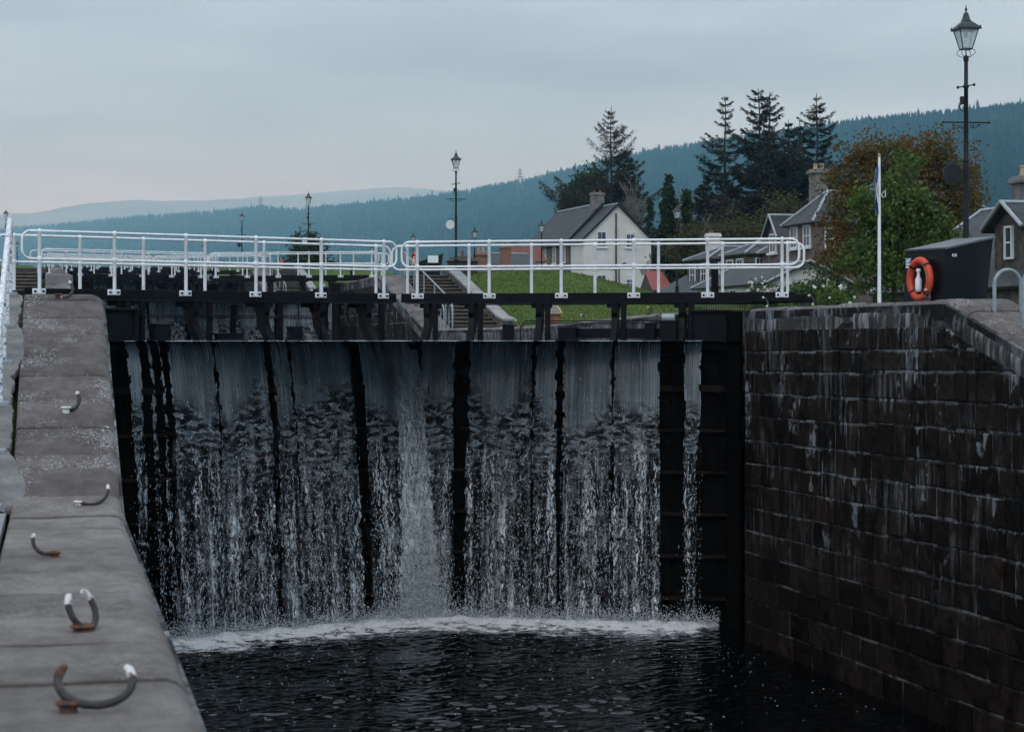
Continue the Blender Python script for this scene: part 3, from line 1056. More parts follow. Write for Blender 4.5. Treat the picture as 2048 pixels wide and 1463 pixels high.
# ------------------------------------------------------------------ falling water
def m_fall(name, seed=0.0, foamk=1.0, simple=False):
    """glassy film at the top, rippled and torn lower down, lace of white water at the foot.  UV: metres across, metres fallen"""
    m, nt, b, out = newmat(name)
    t = NT(nt)
    uv = t.n('ShaderNodeUVMap').outputs[0]
    u_, d_, _ = t.sep(uv)
    uvn = t.n('ShaderNodeAttribute', attribute_name='edge').outputs['Fac']
    # smooth film
    fine = t.noise(t.mp(uv, (34, 0.35, 1), (seed, 0, 0)), 1.0, 3, 0.6)
    wide = t.noise(t.mp(uv, (2.6, 0.5, 1), (seed + 4, 0, 0)), 1.0, 3, 0.5)
    film = t.ma('ADD', t.mr(fine, 0.3, 0.7, 0.42, 0.78), t.mr(wide, 0.35, 0.65, -0.2, 0.16))
    # ripples: bands across the fall
    wv = t.n('ShaderNodeTexNoise', {'Vector': t.mp(uv, (1.5, 1.5, 1)), 'Scale': 2.0, 'Detail': 2.0}).outputs['Color']
    wuv = t.n('ShaderNodeVectorMath', {0: uv, 1: t.n('ShaderNodeVectorMath', {0: wv, 'Scale': 0.28}, operation='SCALE').outputs[0]}, operation='ADD').outputs[0]
    rp = t.noise(t.mp(wuv, (4.6, 11, 1), (seed + 2, 0, 0)), 1.0, 3, 0.6)
    rip = t.mr(rp, 0.42, 0.62, 0.03, 0.62)
    # lace
    l1 = t.noise(t.mp(wuv, (8, 4.2, 1), (seed + 7, 0, 0)), 1.0, 4, 0.6, 0.6)
    l2 = t.noise(t.mp(wuv, (15, 6.0, 1), (seed + 1, 0, 0)), 1.0, 3, 0.6, 0.8)
    rid1 = t.ma('ABSOLUTE', t.ma('SUBTRACT', l1, 0.5))
    rid2 = t.ma('ABSOLUTE', t.ma('SUBTRACT', l2, 0.5))
    clump = t.noise(t.mp(uv, (3.0, 1.1, 1), (seed + 3, 0, 0)), 1.0, 4, 0.6)
    strand = t.noise(t.mp(uv, (5.0, 0.2, 1), (seed + 9, 0, 0)), 1.0, 2, 0.5)
    lace = t.ma('MAXIMUM', t.mr(rid1, 0.01, 0.06, 1.0, 0.0), t.mr(rid2, 0.008, 0.05, 0.9, 0.0))
    clk = t.ma('MULTIPLY', t.mr(clump, 0.46, 0.64), t.mr(strand, 0.42, 0.60, 0.04, 1.0))
    lace = t.ma('MULTIPLY', lace, clk)
    ch = t.noise(t.mp(wuv, (9.0, 0.55, 1), (seed + 11, 0, 0)), 1.0, 3, 0.6, 0.3)
    chr_ = t.mr(t.ma('ABSOLUTE', t.ma('SUBTRACT', ch, 0.5)), 0.004, 0.045, 1.0, 0.0)
    brk = t.noise(t.mp(uv, (26, 10, 1), (seed + 12, 0, 0)), 1.0, 3, 0.65)
    chain = t.ma('MULTIPLY', chr_, t.mr(brk, 0.40, 0.55))
    lace = t.ma('MAXIMUM', lace, t.ma('MULTIPLY', chain, t.mr(strand, 0.40, 0.57, 0.06, 1.0)))
    speck = t.noise(t.mp(uv, (36, 17, 1), (seed + 5, 0, 0)), 1.0, 3, 0.6)
    lace = t.ma('MAXIMUM', lace, t.ma('MULTIPLY', t.mr(speck, 0.60, 0.68), clk))
    if simple:
        foam = t.ma('MULTIPLY', lace, t.mr(d_, 1.4, 3.2, 0, foamk), clamp=True)
        t.set(b, 'Base Color', (0.5, 0.56, 0.60))
        t.set(b, 'Roughness', 0.5)
        tr = t.n('ShaderNodeBsdfTransparent')
        mx = t.n('ShaderNodeMixShader', {0: foam, 1: tr.outputs[0], 2: b.outputs[0]})
        nt.links.new(mx.outputs[0], out.inputs['Surface'])
        return m
    # phases down the fall, with a ragged boundary
    dd = t.ma('ADD', d_, t.mr(t.noise(t.mp(uv, (1.1, 0.5, 1), (seed, 3, 0)), 1.0, 3), 0.2, 0.8, -0.95, 0.95, smooth=False))
    ph1 = t.mr(dd, 0.95, 1.7)          # film -> ripples
    ph2 = t.mr(dd, 2.0, 3.1)           # ripples -> lace
    tex = t.n('ShaderNodeMix', {'Factor': ph1, 'A': film, 'B': rip}, data_type='FLOAT').outputs['Result']
    a0 = t.n('ShaderNodeMix', {'Factor': ph2, 'A': t.ma('MULTIPLY', tex, 0.85), 'B': 0.015}, data_type='FLOAT').outputs['Result']
    # white threads in the film near the lip
    thr = t.noise(t.mp(uv, (26, 1.3, 1), (seed + 6, 0, 0)), 1.0, 3, 0.55)
    cl2 = t.noise(t.mp(uv, (4.5, 0.4, 1), (seed + 8, 0, 0)), 1.0, 2)
    threads = t.ma('MULTIPLY', t.ma('MULTIPLY', t.mr(thr, 0.55, 0.64), t.mr(cl2, 0.38, 0.55)), t.mr(d_, 0.8, 0.05))
    edgew = t.ma('MULTIPLY', t.mr(uvn, 0.0, 0.028, 1.0, 0.0), t.mr(t.noise(t.mp(uv, (6, 16, 1)), 1.0, 3), 0.42, 0.6))
    lace_in = t.ma('MULTIPLY', lace, t.mr(dd, 1.3, 3.2))
    riplace = t.ma('MULTIPLY', t.ma('MULTIPLY', t.mr(rp, 0.52, 0.56), t.mr(rp, 0.62, 0.57)), t.ma('MULTIPLY', ph1, t.mr(l1, 0.46, 0.6, 0, 0.6)))
    foam = t.ma('MAXIMUM', t.ma('MAXIMUM', lace_in, t.ma('MULTIPLY', threads, 1.0)), t.ma('MAXIMUM', t.ma('MULTIPLY', edgew, 0.55), riplace))
    if foamk > 1.2:
        foam = t.ma('MAXIMUM', foam, t.ma('MULTIPLY', t.mr(t.noise(t.mp(wuv, (20, 0.9, 1), (seed + 2, 5, 0)), 1.0, 4, 0.6), 0.36, 0.58), t.ma('MULTIPLY', t.mr(d_, 0.2, 4.2, 0.3, 0.95), t.mr(t.noise(t.mp(wuv, (11, 4.5, 1), (seed + 8, 2, 0)), 1.0, 4, 0.65), 0.38, 0.58, 0.25, 1.0))))
    foam = t.ma('MULTIPLY', foam, foamk, clamp=True)
    alpha = t.ma('MAXIMUM', a0, foam)
    ragged = t.mr(t.ma('ADD', uvn, t.mr(t.noise(t.mp(uv, (9, 5, 1), (seed, 8, 0)), 1.0, 4), 0.3, 0.7, -0.05, 0.05)), 0.0, 0.012)
    alpha = t.ma('MULTIPLY', alpha, ragged)
    col = t.mix(foam, t.mix(t.mr(d_, 0.0, 0.8), (0.34, 0.41, 0.45), (0.20, 0.25, 0.28)), (0.68, 0.74, 0.78))  # film colour lightened near the lip to offset the walkway's shade
    t.set(b, 'Base Color', col)
    t.set(b, 'Roughness', t.mr(foam, 0, 1, 0.16, 0.6))
    t.set(b, 'IOR', 1.33)
    t.set(b, 'Normal', t.bump(t.ma('ADD', t.ma('MULTIPLY', rp, ph1), t.ma('MULTIPLY', fine, 0.12)), 0.7, 0.05))
    tr = t.n('ShaderNodeBsdfTransparent')
    mx = t.n('ShaderNodeMixShader', {0: alpha, 1: tr.outputs[0], 2: b.outputs[0]})
    nt.links.new(mx.outputs[0], out.inputs['Surface'])
    return m
M['fall'] = m_fall('falling_water', 0.0, 1.0)
M['fall2'] = m_fall('falling_water_back', 31.0, 0.45, True)
M['gush'] = m_fall('white_gushing_water', 13.0, 1.6)
M['drop'] = mk('water_drops', (0.52, 0.58, 0.62), None, rough=0.3)
FALL = WUP - WLOW + 0.05
def throw(leaf, drop):
    T = 0.85 if leaf.side < 0 else 0.62
    return LIPW + 0.02 + T * math.sqrt(max(0, drop) / FALL)
def sheet(parent, leaf, u0, u1, mat, back=0.0, seed=0, start=0.0, spread=0.0, name='water_sheet'):
    q0, q1 = sorted((leaf.su(u0, LIPW), leaf.su(u1, LIPW)))
    nq = max(3, int((q1 - q0) / 0.045))
    drops = np.concatenate([np.linspace(0, 0.25, 9)[:-1] ** 1.0, np.linspace(0.25, FALL, 112)])
    drops = drops[drops >= start]
    nd = len(drops)
    vs = np.zeros((nq + 1, nd, 3))
    uv = np.zeros((nq + 1, nd, 2))
    ed = np.zeros((nq + 1, nd))
    T = 0.85 if leaf.side < 0 else 0.62
    for i in range(nq + 1):
        for j, dr in enumerate(drops):
            f = i / nq
            q = q0 + (q1 - q0) * f + spread * (f - 0.5) * (dr / FALL)
            q += 0.05 * pn(q * 0.6 + seed, dr * 0.9, 2.0) * ss(0.2, 2.0, dr)
            am = 0.022 * ss(0.8, 1.8, dr) + 0.05 * ss(2.0, 4.0, dr)
            wv = am * (pn(q * 3.2 + seed, dr * 6.0, 1.0) + 0.6 * pn(q * 9 + seed, dr * 11, 5.0)) + 0.012 * pn(q * 8 + seed, dr * 0.3, 3.0)
            w_ = LIPW - 0.05 + T * math.sqrt(dr / FALL) * (1.0 + 0.07 * pn(q * 1.2 + seed, 0.0, 7.0)) - back + wv
            z = WUP + 0.012 - dr
            p = leaf.a + leaf.d * q + leaf.n * w_
            vs[i, j] = (p.x, p.y, z)
            uv[i, j] = (q + seed * 1.37, dr)
            ed[i, j] = min(f, 1 - f) * (q1 - q0)
    o = np_mesh(name, vs.reshape(-1, 3), grid_faces(nq + 1, nd), mat, parent, smooth=True, uv=uv.reshape(-1, 2))
    at_ = o.data.attributes.new('edge', 'FLOAT', 'POINT')
    at_.data.foreach_set('value', ed.reshape(-1).astype(np.float32))
    return o
M['lip'] = m_water('lip_water', (0.05, 0.06, 0.065), 0.1)
def lip_strip(parent, leaf, u0, u1):
    """water drawn down over the lip: the smooth crown of the fall"""
    q0, q1 = sorted((leaf.su(u0, LIPW), leaf.su(u1, LIPW)))
    nq = max(2, int((q1 - q0) / 0.08))
    vs = np.zeros((nq + 1, 9, 3))
    for i in range(nq + 1):
        q = q0 + (q1 - q0) * i / nq
        for j in range(9):
            f = j / 8
            p = leaf.a + leaf.d * q + leaf.n * (LIPW - 0.46 + 0.44 * f)
            vs[i, j] = (p.x, p.y, WUP + 0.012 - 0.075 * f ** 2.2 + 0.004 * pn(q * 5, f * 3))
    np_mesh('lip_water', vs.reshape(-1, 3), grid_faces(nq + 1, 9), M['lip'], parent, smooth=True)
SH_L = [(246, 274, 3), (291, 297, 1), (313, 317, 1), (330, 421, 0), (424, 523, 0), (536, 571, 0), (574, 690, 0), (713, 786, 0), (782, 828, 2)]
SH_R = [(844, 912, 0), (941, 1066, 0), (1073, 1116, 0), (1129, 1225, 0), (1231, 1321, 0), (1368, 1404, 3)]
falls = []
for leaf, shs, lab in ((LL, SH_L, 'white curtains of water pouring over the left leaf of the nearest gate'),
                       (LR, SH_R, 'white curtains of water pouring over the right leaf of the nearest gate')):
    mid = leaf.p(leaf.len / 2, 1.0, WLOW)
    wf = thing('waterfall', lab, 'waterfall', mid, 'water pouring over the lock gates')
    for i, (u0, u1, kd) in enumerate(shs):
        if kd != 1: lip_strip(wf, leaf, u0, u1)
        sheet(wf, leaf, u0, u1, M['gush'] if kd == 2 else M['fall'], 0.0, 3.7 * i + (0 if leaf is LL else 40), spread={3: -0.2, 2: 0.28}.get(kd, 0.06))
        if kd not in (1, 3):
            sheet(wf, leaf, u0 + 2, u1 - 2, M['fall2'], 0.14, 3.7 * i + 77 + (0 if leaf is LL else 40), start=1.4, spread=0.10)
        if kd == 2:
            sheet(wf, leaf, u0 + 3, u1 - 2, M['gush'], 0.07, 3.7 * i + 17, start=0.3, spread=0.5)
    falls.append((wf, leaf, shs))

# drops: elongated octahedra, one mesh per leaf
OCT_V = np.array([(1, 0, 0), (-1, 0, 0), (0, 1, 0), (0, -1, 0), (0, 0, 1), (0, 0, -1)], dtype=np.float32)
OCT_F = np.array([(0, 2, 4), (2, 1, 4), (1, 3, 4), (3, 0, 4), (2, 0, 5), (1, 2, 5), (3, 1, 5), (0, 3, 5)], dtype=np.int32)
def oct_cloud(name, pts, sx, sz, mat, parent=None):
    n = len(pts)
    V = OCT_V[None] * np.stack([sx, sx, sz], -1)[:, None, :] + np.asarray(pts, dtype=np.float32)[:, None, :]
    Fc = OCT_F[None] + (np.arange(n) * 6)[:, None, None]
    return np_mesh(name, V.reshape(-1, 3), Fc.reshape(-1, 3), mat, parent, smooth=True)
for wf, leaf, shs in falls:
    pts = []
    T = 0.85 if leaf.side < 0 else 0.62
    for (u0, u1, kd) in shs:
        q0, q1 = sorted((leaf.su(u0, LIPW), leaf.su(u1, LIPW)))
        wd = q1 - q0
        n = int((900 if kd != 2 else 6000) * max(wd, 0.12))
        if kd == 1: n = 160
        dr = FALL * rs.beta(3.4, 1.2, n)
        q = q0 + wd * rs.rand(n) + rs.normal(0, 0.05, n) * (dr / FALL)
        # gather in threads
        th = np.floor(q / 0.11)
        q = q * 0.45 + 0.55 * (th * 0.11 + 0.055 + 0.03 * np.sin(th * 12.9)) + rs.normal(0, 0.02, n)
        w_ = LIPW - 0.05 + T * np.sqrt(dr / FALL) + rs.normal(0.02, 0.09, n) * (0.3 + dr / FALL)
        base = np.array(leaf.a)[None, :] + np.outer(q, np.array(leaf.d)) + np.outer(w_, np.array(leaf.n))
        base[:, 2] = WUP - dr
        pts.append(base)
        if kd == 2:                                    # the heavy stream breaks into a spreading plume
            n2 = 9000
            dr = FALL * (1 - np.abs(rs.normal(0, 0.16, n2))).clip(0.05, 1)
            q = (q0 + q1) / 2 + rs.normal(0, 0.32, n2) * (0.35 + 0.9 * ((dr / FALL - 0.55) / 0.45).clip(0, 1))
            w_ = LIPW - 0.05 + T * np.sqrt(dr / FALL) + rs.normal(0.1, 0.12, n2)
            base = np.array(leaf.a)[None, :] + np.outer(q, np.array(leaf.d)) + np.outer(w_, np.array(leaf.n))
            base[:, 2] = WUP - dr
            pts.append(base)
    pts = np.concatenate(pts)
    n = len(pts)
    sx = 0.003 + 0.007 * rs.rand(n) ** 2.2
    sz = sx * (1.5 + 4.0 * rs.rand(n))
    o = oct_cloud('spray', pts, sx, sz, M['drop'], wf)
    o['kind'] = 'stuff'
# water over the second and third gates
for k in (1, 2):
    for (wf, leaf, shs), nm in zip(falls, ('left', 'right')):
        if k == 1 or nm == 'left':
            c = dup(wf, wf.location + Vector((0, k * PER, k * RISE)), 0,
                    'water curtain over the %s leaf of the %s gate, seen under the nearest walkway' % (nm, ('second', 'third')[k - 1]))
            for ch in list(c.children):
                if ch.name.startswith('spray'):
                    bpy.data.objects.remove(ch)

# foam where the falls land
def m_foam():
    m, nt, b, out = newmat('white_foam')
    t = NT(nt)
    uv = t.n('ShaderNodeUVMap').outputs[0]
    u_, d_, _ = t.sep(uv)
    p = t.pos()
    a = t.noise(t.mp(p, (1, 1, 1)), 3.2, 5, 0.65)
    l = t.noise(t.mp(p, (1, 1.6, 1)), 9.0, 4, 0.65, 0.8)
    rid = t.ma('ABSOLUTE', t.ma('SUBTRACT', l, 0.5))
    lace = t.mr(rid, 0.0, 0.07, 1, 0)
    core = t.mr(t.ma('ADD', d_, t.mr(a, 0.3, 0.7, -0.35, 0.35)), 0.74, 0.46)    # d: 0 at the fall, 1 at the outer edge
    outer = t.ma('MULTIPLY', lace, t.mr(t.ma('ADD', d_, t.mr(a, 0.3, 0.7, -0.3, 0.3)), 1.15, 0.6))
    al = t.ma('MAXIMUM', core, outer, clamp=True)
    t.set(b, 'Base Color', (0.84, 0.87, 0.89))
    t.set(b, 'Roughness', 0.7)
    t.set(b, 'Normal', t.bump(l, 0.8, 0.06))
    tr = t.n('ShaderNodeBsdfTransparent')
    mx = t.n('ShaderNodeMixShader', {0: t.ma('MULTIPLY', al, 0.92), 1: tr.outputs[0], 2: b.outputs[0]})
    nt.links.new(mx.outputs[0], out.inputs['Surface'])
    return m
M['foam'] = m_foam()
pts_s = []
for leaf, qa, qb in ((LL, 1.0, LL.len + 0.35), (LR, 1.2, LR.len + 0.25)):
    T = 0.85 if leaf.side < 0 else 0.62
    nq, nw = int((qb - qa) / 0.05), 44
    vs = np.zeros((nq + 1, nw + 1, 3))
    uv = np.zeros((nq + 1, nw + 1, 2))
    for i in range(nq + 1):
        q = qa + (qb - qa) * i / nq
        wend = 2.2 + 0.5 * pn(q * 0.9, 1.0) + 0.25 * pn(q * 2.7, 4.0)
        k_end = ss(0, 0.5, q - qa)
        for j in range(nw + 1):
            f = j / nw
            w_ = T - 0.15 + (wend - 0.2) * f
            mound = 0.085 * math.exp(-((f - 0.24) / 0.17) ** 2) * k_end
            z = WLOW + 0.012 + mound * (0.9 + 0.7 * pn(q * 2.1, w_ * 2.1, 9)) + 0.05 * (pn(q * 5, w_ * 5, 2) + 0.5 * pn(q * 13, w_ * 13, 3)) * (1 - f) * k_end + 0.028 * (1 - f)
            p = leaf.a + leaf.d * q + leaf.n * w_
            vs[i, j] = (p.x, p.y, z)
            uv[i, j] = (q, f * 1.0 + (1 - k_end) * 0.6)
    o = np_mesh('foam', vs.reshape(-1, 3), grid_faces(nq + 1, nw + 1), M['foam'], None, smooth=True, uv=uv.reshape(-1, 2))
    tag(o, 'white foam boiling at the foot of the %s water curtains' % ('left' if leaf is LL else 'right'), 'foam', None, 'stuff')
    n = 12000
    q = qa + (qb - qa) * rs.rand(n)
    w_ = T + 0.18 + rs.normal(0, 0.22, n)
    base = np.array(leaf.a)[None, :] + np.outer(q, np.array(leaf.d)) + np.outer(w_, np.array(leaf.n))
    base[:, 2] = WLOW + 0.03 + np.abs(rs.normal(0, 0.15, n))
    pts_s.append(base)
pts_s = np.concatenate(pts_s)
sx = 0.004 + 0.010 * rs.rand(len(pts_s)) ** 2
nb2 = 900
bub = np.stack([rs.uniform(XL + 0.6, XR - 0.4, nb2), 40.2 - np.abs(rs.normal(0, 4.2, nb2)), np.zeros(nb2)], -1)
bub[:, 1] -= 0.40 * np.abs(bub[:, 0] - 6.98) + 1.2
ix = ((bub[:, 0] - xs[0]) / 0.032).astype(int).clip(0, len(xs) - 1)
iy = np.searchsorted(ysw, bub[:, 1]).clip(0, len(ysw) - 1)
bub[:, 2] = Zg[ix, iy] + 0.004
sb = 0.006 + 0.016 * rs.rand(nb2) ** 3
tag(oct_cloud('bubbles', bub, sb, sb * 0.35, M['drop']), 'scattered white bubbles drifting on the dark lower water', 'bubbles', None, 'stuff')
tag(oct_cloud('splash', pts_s, sx, sx * 1.2, M['drop']), 'splashing drops thrown up where the water lands', 'splash', None, 'stuff')

# ------------------------------------------------------------------ hills and haze
RIDGE = [(-700, 478), (-300, 466), (0, 455), (100, 448), (260, 432), (400, 424), (520, 412), (600, 418), (700, 408), (850, 396), (960, 378), (1060, 362),
         (1130, 345), (1250, 316), (1350, 300), (1420, 292), (1560, 272), (1680, 256), (1800, 244), (1900, 236), (2048, 222), (2300, 205), (2800, 190)]
def ridge_v(u, tab=RIDGE):
    for (a, va), (b, vb) in zip(tab[:-1], tab[1:]):
        if u <= b:
            return va + (vb - va) * (u - a) / (b - a)
    return tab[-1][1]
def ridge_z(u):
    return 12500 - 9400 * ss(-600, 2200, u) ** 0.62
us = np.arange(-700, 2801, 25.0)
nt_ = 40
vs = np.zeros((len(us), nt_, 3))
def hill_pt(u, t_):
    """t_ = 0 at the foot, 1 on the ridge, above 1 on the far side"""
    zr = ridge_z(u)
    hr = hz(ridge_v(u) + 8, zr)
    z = zr * (0.34 + 0.66 * t_)
    if t_ <= 1:
        h = -2 + (hr + 2) * (0.12 * t_ + 0.88 * t_ ** 1.25) + 22 * pn(u * 0.006, t_ * 7) * math.sin(math.pi * min(1, t_))
    else:
        h = hr - (t_ - 1) * zr * 0.5
    x, y = gx(u, z)
    return x, y, h
for i, u in enumerate(us):
    for j in range(nt_):
        vs[i, j] = hill_pt(u, 1.25 * j / (nt_ - 1))
tag(np_mesh('hill', vs.reshape(-1, 3), grid_faces(len(us), nt_), M['forest'], smooth=True), 'long wooded hill rising to the right behind the village', None, None, 'structure')
# conifers on the hill: one mass
NTREE = 30000
uu = rs.uniform(-650, 2700, NTREE)
tt = 1 - rs.rand(NTREE) ** 1.25 * 0.82
nr = 5200
uu[:nr] = rs.uniform(-650, 2700, nr)
tt[:nr] = 1 + rs.uniform(-0.010, 0.004, nr)
tv, tf = [], []
base_pts = np.array([hill_pt(a, b) for a, b in zip(uu, tt)], dtype=np.float32)
hh = rs.uniform(13, 25, NTREE) * (1 + 0.45 * (rs.rand(NTREE) > 0.93) * rs.rand(NTREE))
rr_ = hh * rs.uniform(0.16, 0.26, NTREE)
SEG = 5
tiers = [(0.05, 1.0), (0.42, 0.42), (0.42, 0.74), (0.72, 0.2), (0.70, 0.45), (1.0, 0.0)]
V = np.zeros((NTREE, len(tiers) * SEG, 3), dtype=np.float32)
for k, (tz, tr) in enumerate(tiers):
    for s_ in range(SEG):
        an = 2 * math.pi * s_ / SEG + k * 0.5
        jit = rs.uniform(0.7, 1.25, NTREE)
        V[:, k * SEG + s_, 0] = base_pts[:, 0] + np.cos(an) * rr_ * tr * jit
        V[:, k * SEG + s_, 1] = base_pts[:, 1] + np.sin(an) * rr_ * tr * jit
        V[:, k * SEG + s_, 2] = base_pts[:, 2] + hh * tz + (rs.uniform(-0.03, 0.03, NTREE) * hh if 0 < k < 5 else 0)
fc = []
for a, b in ((0, 1), (2, 3), (4, 5)):
    for s_ in range(SEG):
        s2 = (s_ + 1) % SEG
        fc.append((a * SEG + s_, a * SEG + s2, b * SEG + s2, b * SEG + s_))
fc = np.array(fc, dtype=np.int32)
Fc = fc[None] + (np.arange(NTREE) * len(tiers) * SEG)[:, None, None]
tag(np_mesh('conifer_forest', V.reshape(-1, 3), Fc.reshape(-1, 4), M['forest']), 'blue hazy conifer forest covering the far hillside', 'forest', None, 'stuff')
# two farther bare ridges
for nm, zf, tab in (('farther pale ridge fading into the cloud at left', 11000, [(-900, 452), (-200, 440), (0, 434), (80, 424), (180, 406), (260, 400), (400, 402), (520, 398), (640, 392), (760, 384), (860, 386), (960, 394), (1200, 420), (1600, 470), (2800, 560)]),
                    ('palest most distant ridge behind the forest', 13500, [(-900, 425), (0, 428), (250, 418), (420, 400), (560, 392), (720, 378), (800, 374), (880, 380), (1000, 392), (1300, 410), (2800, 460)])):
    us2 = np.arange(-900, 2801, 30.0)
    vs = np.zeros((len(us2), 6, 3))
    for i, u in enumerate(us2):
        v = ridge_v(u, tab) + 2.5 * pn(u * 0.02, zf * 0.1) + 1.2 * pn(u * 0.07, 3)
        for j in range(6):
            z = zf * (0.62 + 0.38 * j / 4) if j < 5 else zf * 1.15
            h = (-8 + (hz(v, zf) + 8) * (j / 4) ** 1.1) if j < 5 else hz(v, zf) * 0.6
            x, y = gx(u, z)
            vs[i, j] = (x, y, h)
    tag(np_mesh('hill', vs.reshape(-1, 3), grid_faces(len(us2), 6), M['hazed_moor'], smooth=True), nm, None, None, 'structure')

def build_haze(dens=0.00014):
    m = bpy.data.materials.new('evening_haze')
    m.use_nodes = True
    nt = m.node_tree
    nt.nodes.clear()
    out = nt.nodes.new('ShaderNodeOutputMaterial')
    pv_ = nt.nodes.new('ShaderNodeVolumePrincipled')
    pv_.inputs['Color'].default_value = (0.31, 0.73, 1.0, 1)
    pv_.inputs['Absorption Color'].default_value = (1, 1, 1, 1)
    pv_.inputs['Density'].default_value = dens
    pv_.inputs['Anisotropy'].default_value = 0.0
    nt.links.new(pv_.outputs[0], out.inputs['Volume'])
    mb = MB()
    mb.box((1000, 7950, 540), (32000, 17000, 1100))
    o = mb.build('haze', m)
    tag(o, 'thin blue evening haze filling the valley', 'haze', None, 'stuff')
build_haze()

# ------------------------------------------------------------------ lock gates
ZB = 0.93                                  # top of the walkway beam of the nearest gate
RAIL_H = 1.10
WALKW = 1.75
FRONT_POSTS = {-1: (80, 230, 373, 513, 644, 769), 1: (1564, 1415, 1267, 1122, 978, 834)}
BACK_POSTS = {-1: (28, 160, 287, 410, 528, 642, 752), 1: (1575, 1445, 1317, 1190, 1063, 938, 815)}
BACK_ENDS = {-1: (-9, 781), 1: (1608, 784)}
BRACKETS = {-1: (262, 398, 540, 652, 745), 1: (1362, 1227, 1075, 940, 850)}
def rail_loop(leaf, w_, qa, qb, zb, r=0.024):
    """closed rail: top and middle tubes joined by rounded ends"""
    zt, zm = zb + RAIL_H - 0.03, zb + RAIL_H * 0.5
    rad = 0.17
    pts = []
    def arc(qc, zc, a0, a1):
        for k in range(7):
            a = a0 + (a1 - a0) * k / 6
            pts.append(leaf.p(qc + rad * math.cos(a), w_, zc + rad * math.sin(a)))
    for k in range(9):
        pts.append(leaf.p(qa + rad + (qb - qa - 2 * rad) * k / 8, w_, zt))
    arc(qb - rad, zt - rad, math.pi / 2, 0)
    arc(qb - rad, zm + rad, 0, -math.pi / 2)
    for k in range(1, 8):
        pts.append(leaf.p(qb - rad - (qb - qa - 2 * rad) * k / 8, w_, zm))
    arc(qa + rad, zm + rad, -math.pi / 2, -math.pi)
    arc(qa + rad, zt - rad, -math.pi, -math.pi * 1.5)
    return MB().tube(pts, r, 8, closed=True)
def rail_post(leaf, root, q, w_, zb, plate=True):
    mb = MB()
    b0 = leaf.p(q, w_, 0)
    prof = [(0.034, zb - (0.10 if plate else 0.02)), (0.034, zb + RAIL_H - 0.07), (0.044, zb + RAIL_H - 0.055), (0.046, zb + RAIL_H - 0.03),
            (0.036, zb + RAIL_H - 0.004), (0.014, zb + RAIL_H + 0.012)]
    mb.lathe((b0.x, b0.y, 0), prof, 10)
    mb.lathe((b0.x, b0.y, zb + RAIL_H * 0.5), [(0.034, -0.05), (0.044, -0.035), (0.044, 0.035), (0.034, 0.05)], 10)
    po = mb.build('post', M['white'], root, smooth='auto')
    if plate:
        pl = MB()
        c = leaf.p(q, w_ - 0.028, zb - 0.055)
        pl.bevbox(c, (0.26, 0.022, 0.105), 0.006, leaf.d, leaf.n)
        pl.mi = 1
        for s_ in (-1, 1):
            bq = leaf.p(q + s_ * 0.082, w_ - 0.012, zb - 0.055)
            pl.tube([bq, bq + leaf.n * 0.024], 0.024, 6)
        pl.build('foot_plate', [M['white'], M['iron']], po)
